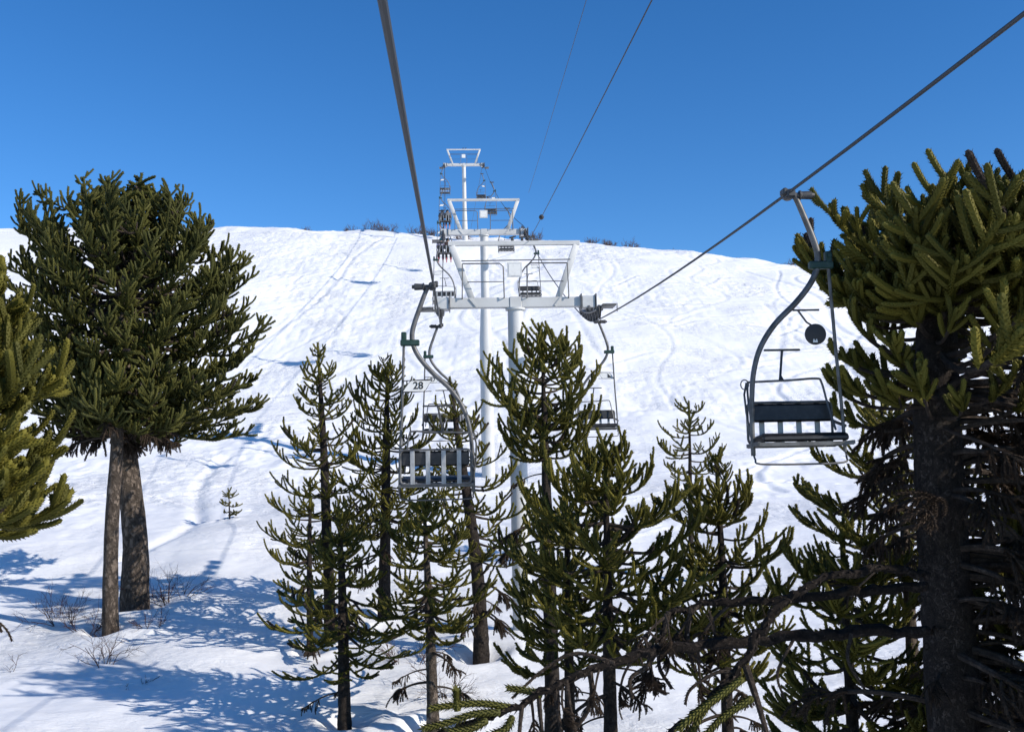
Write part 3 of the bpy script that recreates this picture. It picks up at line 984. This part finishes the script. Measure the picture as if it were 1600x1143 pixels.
TREE_GROUP = 'monkey puzzle conifers on the slope'
def conifer(label, D, u, u_top, v_top, prof, r0, pool, spacing=.55, nper=5, rise=(1.0, .15), seed=0, bark='bark_dark', fill=0, ov=.07, name='conifer_tree', trunk_top=None, jitter=.12, az_off=0.0, dead=0, wig=.0):
    rs = np.random.default_rng(seed + 500)
    base = P(u, 900, D)
    gx, gy = base.x, D
    zb = gz(gx, gy) - .25
    top = P(u_top, v_top, D)
    root = thing(name, label, 'tree', (gx, gy, zb), 0, TREE_GROUP)
    H = top.z - zb
    dx = top.x - P(u, v_top, D).x
    x_at = lambda z: dx * (np.clip(z / H, 0, 1)) ** 1.3 + wig * math.sin(z / H * 5) * .3 + (top.x - gx - dx) * (z / H)
    tt = trunk_top if trunk_top else .985
    pts = [(x_at(z), .05 * math.sin(z * 1.3 + seed), z) for z in np.linspace(0, H * tt, 8)]
    rads = [r0 * 1.25, r0, r0 * .93, r0 * .85, r0 * .74, r0 * .58, r0 * .38, max(.022, r0 * .16)]
    me, sp = trunk_mesh(pts, rads, bark, seed)
    link('trunk', me, root)
    pv = [(v_top,) + (prof[0][1] * .5,)] + list(prof)
    zs = np.array([P(u_top, v, D).z - zb for v, w in pv])[::-1]
    ws = np.array([w * D / 1600 for v, w in pv])[::-1]
    z = zs[-1] - .12 - ov
    zlo = zs[0]
    k = 0
    while z > zlo:
        f = (zs[-1] - z) / (zs[-1] - zlo)             # 0 top .. 1 bottom
        Rw = max(.10, float(np.interp(z, zs, ws)) - ov)
        n = nper + (1 if rs.random() < .4 else 0)
        a0 = k * 1.1 + az_off + rs.random()
        for i in range(n):
            a = a0 + i * 2 * math.pi / n + (rs.random() - .5) * .6
            rr = Rw * rs.uniform(.62, 1.14)
            zt = z + rs.uniform(-1, 1) * spacing * jitter * 2
            ri = rise[0] + (rise[1] - rise[0]) * f ** .7
            za = min(max(zt - ri * rr, .4), H * tt - .04)
            if rs.random() < .06: continue
            att = (x_at(za), 0, za)
            tip = (x_at(za) + rr * math.cos(a), rr * math.sin(a), zt)
            if math.dist(att, tip) < .12: continue
            place(root, pool, att, tip, rs)
            if fill and rs.random() < fill:
                a2 = a + rs.uniform(.3, .9); r2 = rr * rs.uniform(.45, .78)
                zt2 = zt + rs.uniform(-.1, .3)
                za2 = min(max(zt2 - ri * r2, .4), H * tt - .04)
                if math.dist((0, za2), (r2, zt2)) > .12:
                    place(root, pool, (x_at(za2), 0, za2), (x_at(za2) + r2 * math.cos(a2), r2 * math.sin(a2), zt2), rs)
        z -= spacing * rs.uniform(.85, 1.15) * (0.75 if f < .2 else 1)
        k += 1
    # leader: green leafy top of the stem with a few upright shoots
    lm = MB()
    zl = H * (1 - .22) if pool is YOUNG else H * (1 - .10)
    lp = [(x_at(q), .05 * math.sin(min(q, H * tt) * 1.3 + seed), q) for q in np.linspace(zl, H, 9)]
    lr = np.interp(np.linspace(0, 1, 9), [0, .8, 1], [max(r0 * .36, .035), .036, .026])
    lm.tube(lp, lr, 7, 0, .35)
    leaves_on(lm, lp, .036, .006, .045, .03, 0, .4, rs)
    for i in range(5 if H > 2 else 2):
        q = lp[rs.integers(4, 8)]; aa = i * 1.3 + rs.random()
        shoot(lm, q, (math.cos(aa), math.sin(aa), .9), .16 + .22 * rs.random(), .025, .6, rs, LS, LL * .85, LW * .9, 0, .45)
    lm.build('leader', ['needles'], root)
    for i in range(dead):
        z = zlo - .1 - rs.random() * zlo * .45
        a = rs.random() * 6.283; l = rs.uniform(.5, 1.1)
        if z > .7: place(root, DEAD, (x_at(z), 0, z), (x_at(z) + l * math.cos(a), l * math.sin(a), z - l * .35), rs, 'dead_branch')
    return root

conifer('tall slender conifer with sparse upswept whorls, leftmost of the middle clump', 27.5, 516, 497, 535, [(550, 18), (575, 42), (640, 66), (700, 86), (760, 98), (830, 104), (900, 70)], .15, YOUNG, .66, 6, (.9, .0), 1, dead=5)
conifer('thin young conifer whose bare stem stands just left of the tall slender one', 26.5, 484, 484, 745, [(755, 14), (800, 62), (850, 78), (920, 70), (940, 40)], .085, YOUNG, .58, 6, (.8, 0), 2, dead=3)
conifer('dense dark conifer behind the left pole of the chair numbered 28', 29.5, 600, 606, 566, [(578, 34), (610, 60), (680, 72), (740, 94), (790, 94), (830, 58)], .17, FULL, .54, 5, (.7, .0), 3, fill=.4, dead=4)
conifer('short open conifer with level tiers, front left of the middle clump', 22.0, 538, 530, 790, [(800, 12), (840, 50), (880, 90), (930, 112), (1000, 122), (1050, 96), (1070, 70)], .13, YOUNG, .50, 6, (.7, -.4), 4, dead=6)
conifer('conifer directly below the chair numbered 28, bare brownish trunk at its foot', 21.8, 674, 662, 772, [(780, 20), (800, 56), (830, 82), (880, 102), (930, 120), (985, 110), (1010, 60)], .12, YOUNG, .42, 6, (.7, -.2), 5, bark='bark', fill=.2, dead=6)
conifer('thin topped conifer behind the chair numbered 27', 25.5, 750, 706, 588, [(597, 10), (625, 42), (680, 68), (740, 92), (800, 104), (860, 100), (900, 64)], .17, YOUNG, .66, 6, (.8, .0), 6, dead=9, wig=.2)
conifer('tall conifer with a rounded bushy top in front of the nearest tower', 20.0, 858, 846, 514, [(522, 40), (544, 80), (572, 104), (606, 112), (644, 94), (690, 70), (730, 40)], .15, FULL, .46, 5, (.8, .25), 7, fill=.5, dead=8, trunk_top=.93)
conifer('broad bushy conifer in the middle with long upswept branches', 16.5, 945, 945, 688, [(698, 36), (730, 96), (780, 130), (830, 152), (880, 172), (930, 176), (985, 168), (1030, 130)], .125, FULL, .42, 6, (.65, -.1), 9, fill=.4, dead=10, trunk_top=.95)
conifer('conifer whose upcurved branches overlap the foot of the nearest tower', 18.5, 884, 884, 738, [(750, 28), (800, 78), (860, 96), (920, 112), (985, 116), (1040, 96)], .10, FULL, .56, 5, (.65, -.1), 10, fill=.2, dead=5)
conifer('small airy conifer top standing alone against the snow, farthest back in the clump', 33.0, 1080, 1076, 626, [(632, 22), (650, 44), (690, 56), (720, 58), (745, 30), (800, 40)], .09, YOUNG, .70, 6, (.5, .2), 11, dead=2)
conifer('pointed conifer widening downwards, right of the broad bushy one', 17.5, 1128, 1120, 710, [(722, 20), (760, 52), (810, 76), (860, 104), (910, 128), (960, 134), (1010, 120), (1060, 90)], .11, FULL, .50, 5, (.7, -.05), 12, fill=.3, dead=6)
conifer('olive conifer rising behind the dark trunk on the right', 14.8, 1412, 1404, 592, [(600, 16), (640, 46), (690, 106), (740, 164), (800, 190), (870, 194), (930, 164)], .11, FULL, .50, 6, (.6, -.15), 13, fill=.25, bark='bark')
conifer('shaded conifer low down at the left of the dark trunk', 14.0, 1318, 1316, 815, [(840, 30), (890, 105), (950, 140), (1010, 160), (1080, 170), (1143, 175), (1230, 160)], .11, FULL, .46, 6, (.5, -.2), 14, fill=.3)
conifer('olive conifer with thick shoots cut off by the left edge of the photo', 10.5, -84, -80, 420, [(440, 40), (470, 110), (520, 150), (580, 172), (660, 180), (740, 180), (840, 168)], .15, GIANT, .27, 7, (.8, .0), 15, fill=.7, dead=6, trunk_top=.92, ov=.12)
conifer('ankle high sapling standing alone on open snow near the big umbrella tree', 42.0, 359, 358, 766, [(770, 10), (780, 17), (792, 15), (802, 16)], .035, YOUNG, .42, 4, (.5, .0), 16, ov=.0)
conifer('dark bushy conifer filling the lower right corner behind the dead limbs', 12.6, 1640, 1636, 715, [(730, 30), (790, 100), (860, 150), (960, 180), (1080, 190), (1200, 180)], .12, FULL, .42, 6, (.5, -.2), 18, fill=.4)
conifer('bushy conifer standing outside the frame on the right', 9.2, 2374, 2374, 370, [(400, 150), (560, 330), (800, 383), (1200, 390), (1600, 380)], .2, GIANT, .42, 8, (.5, .0), 17, fill=.8, ov=.2)

# the big umbrella tree and the thin trunk in front of it
def umbrella(label, D, u, u_mid, u_top, shell, r0, n, seed, lo_v, top_v, bark='bark', dn=0, inner=.5):
    rs = np.random.default_rng(seed)
    b = P(u, 900, D)
    zb = gz(b.x, D) - .35
    root = thing('conifer_tree', label, 'tree', (b.x, D, zb), 0, TREE_GROUP)
    X = lambda uu, v: P(uu, v, D).x - b.x
    Z = lambda v: P(u_top, v, D).z - zb
    zt = Z(top_v)
    lean_top = top_v + 45
    pts = [(0, 0, 0), (X(u, 840), 0, Z(840)), (X(u_mid, 690), 0, Z(690)), (X((u_mid + u_top) / 2, 560), 0, Z(560)), (X(u_top, 430), 0, Z(430)), (X(u_top, top_v + 135), 0, Z(top_v + 135))]
    pts = [p for i, p in enumerate(pts) if i == 0 or p[2] > pts[i - 1][2]]
    me, sp = trunk_mesh(pts, [r0 * 1.2, r0, r0 * .88, r0 * .7, r0 * .5, r0 * .25][:len(pts)], bark, seed, 20)
    link('trunk', me, root)
    hs = np.array([Z(v) for v, l, r in shell])[::-1]
    wl = np.array([(l) * D / 1600 for v, l, r in shell])[::-1]
    wr = np.array([(r) * D / 1600 for v, l, r in shell])[::-1]
    tx = lambda z: float(np.interp(z, sp[:, 2], sp[:, 0]))
    zmax = sp[-1, 2]
    cx = X(u_top, 430)
    z0, z1 = hs[0], hs[-1] - .25
    # crown shell sampled evenly by area: wide belts get more branches
    zz = np.linspace(z0, z1, 200)
    wz = np.maximum(np.interp(zz, hs, (wr + wl) / 2) - .3, .15) + .25
    cdf = np.cumsum(wz); cdf /= cdf[-1]
    for i in range(n):
        z = float(np.interp((i + rs.random()) / n, cdf, zz))
        f = (z1 - z) / (z1 - z0)
        a = i * GA + rs.random() * .8
        w = float(np.interp(z, hs, wr if math.cos(a) > 0 else wl)) - .32
        wf = float(np.interp(z, hs, (wr + wl) / 2)) - .3
        rad = max(.3, math.hypot(w * math.cos(a), wf * math.sin(a))) * (rs.uniform(.9, 1.05) if rs.random() > inner else rs.uniform(.5, .88))
        rise = .62 - .85 * f ** .8
        za = float(np.clip(z - max(rise * rad + .1, 1.5 * (1 - 3.2 * f)), z0 + .3 + .9 * rs.random(), zmax - .1 - .5 * rs.random()))
        tip = (cx + rad * math.cos(a), rad * math.sin(a), z)
        att = (tx(za), 0, za)
        if math.dist(att, tip) < .5: continue
        place(root, CAP if math.dist(att, tip) < 2.0 else DOME, att, tip, rs, 'branch', .5)
    for i in range(int(n * .40)):                      # forked outer boughs that round off the dome
        z = float(np.interp((i + rs.random()) / (n * .40), cdf, zz))
        a = i * GA + 1.3
        w = (float(np.interp(z, hs, wr if math.cos(a) > 0 else wl)) - .25)
        wf = float(np.interp(z, hs, (wr + wl) / 2)) - .25
        rad = max(.4, math.hypot(w * math.cos(a), wf * math.sin(a))) * rs.uniform(.88, 1.0)
        f = (z1 - z) / (z1 - z0)
        r0_ = rad * rs.uniform(.45, .6)
        tip = (cx + rad * math.cos(a), rad * math.sin(a), z + rs.uniform(-.1, .15))
        att = (cx + r0_ * math.cos(a + .15), r0_ * math.sin(a + .15), z - .55 * (1 - f) - .1)
        if math.dist(att, tip) > .4: place(root, CAP, att, tip, rs, 'branch', .6)
    ztop = Z(top_v)
    for i in range(int(n * .09)):
        a = i * GA; r2 = 1.5 * math.sqrt((i + .5) / (n * .09))
        tip = (cx + r2 * math.cos(a), r2 * math.sin(a), ztop - .22 - .13 * r2 * r2 + rs.uniform(-.12, .1))
        za = zmax - rs.random() * .5
        place(root, CAP, (tx(za), 0, za), tip, rs, 'branch', 1.5)
    for i in range(dn):
        z = hs[0] - .1 + rs.random() * .8; a = rs.random() * 6.283; l = rs.uniform(.8, 1.9)
        place(root, DEAD, (tx(z), 0, z), (tx(z) + l * math.cos(a), l * math.sin(a), z - l * .25), rs, 'dead_branch')
    return root
umbrella('big umbrella conifer with a dense dome crown on a thick ridged trunk', 31.0, 211, 196, 205,
         [(284, 75, 35), (296, 135, 85), (318, 182, 125), (350, 200, 158), (400, 202, 188), (460, 195, 212), (520, 180, 218), (590, 165, 228), (640, 145, 224), (680, 130, 205)], .36, 200, 31, 690, 284, dn=26)
umbrella('thinner conifer standing close in front of the big umbrella trunk', 28.8, 174, 183, 196,
         [(540, 50, 60), (580, 90, 100), (620, 110, 120), (655, 90, 110), (685, 60, 80)], .19, 40, 33, 690, 530, dn=8, inner=.3)

# ------------------------------------------------------------------ the near tree on the right
def giant():
    rs = np.random.default_rng(77)
    D, u = 11.8, 1478
    b = P(u, 900, D)
    zb = gz(b.x, D) - .3
    root = thing('conifer_tree', 'near conifer with a shaded scarred trunk and dead lower limbs, right edge', 'tree', (b.x, D, zb), 0, TREE_GROUP)
    Z = lambda v: P(u, v, D).z - zb
    def L3(uu, v, dd):
        p = P(uu, v, dd)
        return np.array([p.x - b.x, p.y - D, p.z - zb])
    top = Z(322)
    pts = [(0, 0, 0), (0, 0, Z(1143)), (-.01, 0, Z(900)), (.0, .02, Z(700)), (.04, 0, Z(560)), (.12, 0, Z(430)), (.22, 0, top)]
    me, sp = trunk_mesh(pts, [.32, .295, .275, .265, .235, .18, .07], 'bark_dark', 7, 24, 14)
    tr = link('trunk', me, root)
    # ring-shaped scars where limbs have fallen
    for (uu, v) in ((1462, 798), (1450, 842), (1445, 880), (1448, 1010), (1495, 690), (1470, 640), (1440, 935)):
        p = L3(uu, v, D - .285)
        ring = [(p[0] + .028 * math.cos(a), p[1] - .0 + abs(uu - 1475) * .0005, p[2] + .034 * math.sin(a)) for a in np.linspace(0, 6.283, 12)]
        mb = MB(); mb.tube(ring, .010, 6, 0)
        mb.build('branch_scar', ['bark_dark'], tr)
    shell = [(312, 130), (330, 195), (360, 240), (398, 258), (436, 246), (474, 190)]
    hs = np.array([Z(v) for v, w in shell])[::-1]; ws = np.array([w * D / 1600 for v, w in shell])[::-1]
    tx = lambda z: float(np.interp(z, sp[:, 2], sp[:, 0]))
    n = 90
    for i in range(n):
        f = ((i + rs.random()) / n)
        z = hs[-1] - f * (hs[-1] - hs[0]); a = i * GA + rs.random() * .6
        rad = (float(np.interp(z, hs, ws)) - .05) * (rs.uniform(.85, 1.05) if rs.random() > .4 else rs.uniform(.4, .8))
        rise = .55 - .5 * f
        za = float(np.clip(z - rise * rad, hs[0] - .5, top - .05))
        tip = (.30 + rad * math.cos(a), rad * math.sin(a), z)
        if math.dist((tx(za), 0, za), tip) < .3: continue
        if tip[0] < -.85 and tip[1] < -.15: continue          # keeps clear of the passing chairs
        place(root, GIANT, (tx(za), 0, za), tip, rs)
    # lower live arms with bare wood, left side
    # half bare arms under the crown, green only at their ends
    for i in range(64):
        v0 = rs.uniform(430, 660); z = Z(v0)
        a = i * GA
        l = rs.uniform(.8, 1.2) if math.cos(a) < 0 else rs.uniform(.9, 2.0)
        tip = (tx(z) + l * math.cos(a), l * math.sin(a), z + l * rs.uniform(-.05, .45))
        place(root, SPARSE, (tx(z), 0, z), tip, rs, 'branch', .6)
    for i in range(130):
        v = rs.uniform(560, 1250)
        z = Z(v)
        a = rs.normal(0.15, 1.0)
        if v < 860: a = float(np.clip(a, -1.9, 1.9))
        l = rs.uniform(.9, 2.5)
        tip = (tx(z) + l * math.cos(a), l * math.sin(a) * .9, z - l * rs.uniform(-.1, .4))
        place(root, DEAD, (tx(z), 0, z), tip, rs, 'dead_branch', .9)
    for i in range(14):
        v = rs.uniform(560, 1200); z = Z(v); a = math.pi + rs.normal(0, .6); l = rs.uniform(.3, .8)
        place(root, DEAD, (tx(z), 0, z), (tx(z) + l * math.cos(a), l * math.sin(a), z - l * .3), rs, 'dead_branch', .9)
    # big bare limbs reaching left across the foreground
    limbs = [
        ([(1450, 985, 11.19), (1330, 988, 11.07), (1200, 998, 10.89), (1060, 1010, 10.71), (960, 1035, 10.52), (880, 1064, 10.40), (800, 1105, 10.28), (740, 1128, 10.22), (660, 1150, 10.10)], [.062, .072, .066, .060, .053, .045, .038, .033, .028]),
        ([(1450, 915, 11.31), (1330, 925, 11.43), (1200, 938, 11.55), (1110, 942, 11.55), (1050, 960, 11.49), (1030, 1000, 11.43)], [.06, .055, .05, .042, .034, .022]),
        ([(1450, 900, 11.07), (1370, 888, 10.83), (1290, 905, 10.59), (1225, 940, 10.46), (1190, 985, 10.40), (1150, 1050, 10.34), (1090, 1110, 10.22), (1040, 1150, 10.10)], [.05, .045, .042, .045, .05, .045, .04, .035]),
    ]
    for lp, lr in limbs:
        sp2 = spline([L3(*q) for q in lp], 7)
        sp2[1:] += (rs.random((len(sp2) - 1, 3)) - .5) * .055
        rr = .9 * (.85 + .3 * rs.random(len(sp2))) * np.interp(np.linspace(0, 1, len(sp2)), np.linspace(0, 1, len(lr)), lr)
        mb = MB(); mb.tube(sp2, rr, 9, 0, jit=.30, rs=rs)
        leaves_on(mb, sp2, .045, .02, .05, .03, 1, .2, rs)
        mb.build('bare_limb', ['limb_bark', 'twig'], root)
        for q in range(4):
            k = rs.integers(6, len(sp2) - 2)
            t_ = sp2[k] + np.array([rs.uniform(-.45, .15), rs.uniform(-.3, .3), -rs.uniform(.2, .55)])
            place(root, DEAD, tuple(sp2[k]), tuple(t_), rs, 'dead_branch', 1.5)
    # hooked and hanging bare twigs on the long limb
    for path, rd in (
        ([(922, 1048, 10.46), (925, 1085, 10.46), (915, 1115, 10.46), (898, 1140, 10.46), (890, 1165, 10.46)], .030),
        ([(885, 1062, 10.40), (890, 1100, 10.34), (900, 1150, 10.34)], .026),
        ([(868, 1075, 10.40), (872, 1110, 10.34), (880, 1160, 10.34)], .026),
        ([(842, 1090, 10.34), (845, 1125, 10.34), (850, 1165, 10.34)], .026),
        ([(816, 1100, 10.28), (812, 1140, 10.22), (812, 1170, 10.22)], .024),
        ([(1030, 1010, 10.71), (1010, 1040, 10.71), (985, 1060, 10.71), (988, 1090, 10.71)], .028),
        ([(1045, 955, 11.43), (1035, 1000, 11.43), (1030, 1040, 11.31), (1050, 1075, 11.31)], .03),
        ([(1080, 950, 11.43), (1072, 1000, 11.43), (1088, 1050, 11.31)], .024),
        ([(1165, 1040, 10.34), (1180, 1085, 10.22), (1200, 1150, 10.22)], .040),
        ([(1150, 1050, 10.34), (1120, 1050, 10.34), (1080, 1075, 10.34), (1070, 1100, 10.34)], .022),
        ([(1240, 998, 10.83), (1215, 1050, 10.71), (1225, 1090, 10.71)], .018),
        ([(1330, 990, 10.95), (1325, 1030, 10.83), (1352, 1078, 10.83)], .022),
        ([(960, 1035, 10.46), (900, 1020, 10.59), (850, 1045, 10.59), (800, 1090, 10.46)], .022)):
        sp2 = spline([L3(*q) for q in path], 6)
        mb = MB(); mb.tube(sp2, np.linspace(rd, rd * .6, len(sp2)), 7, 0, jit=.12, rs=rs)
        leaves_on(mb, sp2, rd * .9, .010, .030, .016, 1, .3, rs)
        mb.build('hanging_twig', ['twig', 'dead_twig'], root)
    # dry tufts
    for i in range(14):
        q = L3(rs.uniform(985, 1120), rs.uniform(955, 1040), rs.uniform(10.7, 11.4))
        tip = q + np.array([rs.uniform(-.25, .35), rs.uniform(-.3, .3), -rs.uniform(.25, .6)])
        place(root, DEAD, tuple(q), tuple(tip), rs, 'dead_branch', 1.5)
    # green scaly ends of the long limb
    k = 0
    for path in (
        [(800, 1105, 10.28), (750, 1098, 10.22), (700, 1102, 10.16), (672, 1106, 10.10)],
        [(780, 1112, 10.22), (740, 1115, 10.10), (700, 1128, 10.10), (660, 1138, 9.98)],
        [(715, 1110, 10.16), (713, 1090, 10.16), (714, 1076, 10.10)],
        [(760, 1125, 10.10), (735, 1138, 9.98), (700, 1142, 9.86)],
        [(845, 1085, 10.34), (820, 1078, 10.46), (792, 1074, 10.46)],
        [(800, 1120, 10.10), (790, 1138, 9.98), (760, 1150, 9.86)],
        [(1110, 1095, 10.22), (1090, 1125, 10.22), (1080, 1150, 10.22)],
        [(1160, 1060, 10.22), (1120, 1090, 10.10), (1080, 1120, 9.98), (1060, 1140, 9.98)],
        [(1175, 1090, 10.22), (1130, 1120, 10.10), (1100, 1150, 9.98)]):
        k += 1
        sp2 = spline([L3(*q) for q in path], 5)
        mb = MB()
        mb.tube(sp2, np.linspace(.036, .026, len(sp2)), 6, 0, .5)
        leaves_on(mb, sp2, .036, .0035, .048, .026, 0, .55, rs)
        mb.build('green_shoot', ['needles_dark'], root)
    return root
giant()

# ------------------------------------------------------------------ bare shrubs
def twigs(mb, rs, p, d, L, r, depth, m=0):
    n = 4
    pts = [p]
    for k in range(n):
        d = d + (rs.random(3) - .5) * .45 + np.array([0, 0, .05])
        d /= np.linalg.norm(d)
        pts.append(pts[-1] + d * L / n)
    mb.tube(pts, np.linspace(r, r * .55, n + 1), 4 if depth > 0 else 3, m)
    if depth > 0:
        for k in range(rs.integers(2, 5)):
            q = pts[rs.integers(1, n + 1)]
            dd = d + (rs.random(3) - .5) * 1.5
            twigs(mb, rs, q, dd / np.linalg.norm(dd), L * rs.uniform(.5, .8), r * .6, depth - 1, m)

def shrub(name, label, x, y, h, spread, n, r, seed, depth, group, m='shrub_twig', cat='shrub'):
    rs = np.random.default_rng(seed)
    mb = MB()
    for i in range(n):
        a = rs.random() * 6.283
        d = np.array([math.cos(a) * spread, math.sin(a) * spread, 1.0]); d /= np.linalg.norm(d)
        twigs(mb, rs, np.array([math.cos(a), math.sin(a), 0]) * .12 * spread * h + np.array([0, 0, -.15]), d, h * rs.uniform(.45, .75), r, depth)
    o = mb.build(name, [m])
    o.location = (x, y, gz(x, y))
    return tag(o, label, cat, group)

G1 = 'bare shrubs poking out of the snow'
for i, (u, v, D, h, sp_, n, lab) in enumerate([
        (165, 1010, 26.0, .95, .7, 5, 'bare reddish shrub in the open snow below the twin trunks'),
        (100, 930, 30.0, 1.0, 1.4, 8, 'wide tangle of bare reddish twigs left of the twin trunks'),
        (135, 945, 29.0, .7, 1.3, 6, 'low bare twigs at the foot of the thin trunk'),
        (265, 905, 31.0, 1.1, 1.3, 9, 'bare twiggy shrub in the shade right of the thick trunk'),
        (240, 950, 28.6, .7, 1.2, 4, 'dark bent twigs lying just below the thick trunk'),
        (210, 1062, 24.6, .3, 1.8, 3, 'tiny low twig lying on smooth snow near the lower left'),
        (15, 1010, 26.2, .5, 1.0, 1, 'single arched twig at the lower left edge'),
        (640, 1000, 25.0, .9, 1.3, 6, 'bare twigs between the two front conifers'),
        (700, 1030, 23.4, .8, 1.4, 6, 'bare twigs right of the brownish trunk in the middle')]):
    p = P(u, v, D)
    shrub('bare_shrub', lab, p.x, D, h * 1.15, sp_, int(n * 1.3), .012, 60 + i, 3, G1)
G2 = 'leafless bushes along the crest'
for i, (u, D, h, lab) in enumerate([
        (478, 113, .7, 'faint low leafless bush on the crest, far left of the group'),
        (548, 112, 1.0, 'low leafless bush left of the tallest crest bush'),
        (582, 111.5, 1.6, 'tallest leafless bush on the crest left of the rope'),
        (606, 112, 1.3, 'leafless bush just right of the tallest crest bush'),
        (652, 112, 1.2, 'small round leafless bush touching the left rope'),
        (682, 112, 1.2, 'leafless bush between the left rope and the crest tower'),
        (722, 108, 1.3, 'leafless bush at the foot of the crest tower'),
        (838, 112, 1.1, 'leafless bush seen inside the frame of the nearest tower'),
        (925, 112, .9, 'low leafless bush just right of the nearest tower frame'),
        (955, 112, 1.1, 'leafless bush on the crest right of the nearest tower'),
        (985, 112, 1.2, 'reddish leafless bush midway along the right crest'),
        (1052, 112, .7, 'faint leafless bush near the right rope'),
        (1100, 112, .6, 'faint low leafless bush left of the big chair'),
        (1150, 112, .6, 'tiny leafless bush behind the right rope'),
        (1232, 112, 1.1, 'leafless bush on the crest below the grip of the big chair')]):
    p = P(u, 400, D)
    shrub('leafless_bush', lab, p.x, D, h * .95, 1.2, 18, .026, 90 + i, 3, G2, 'bush_twig')
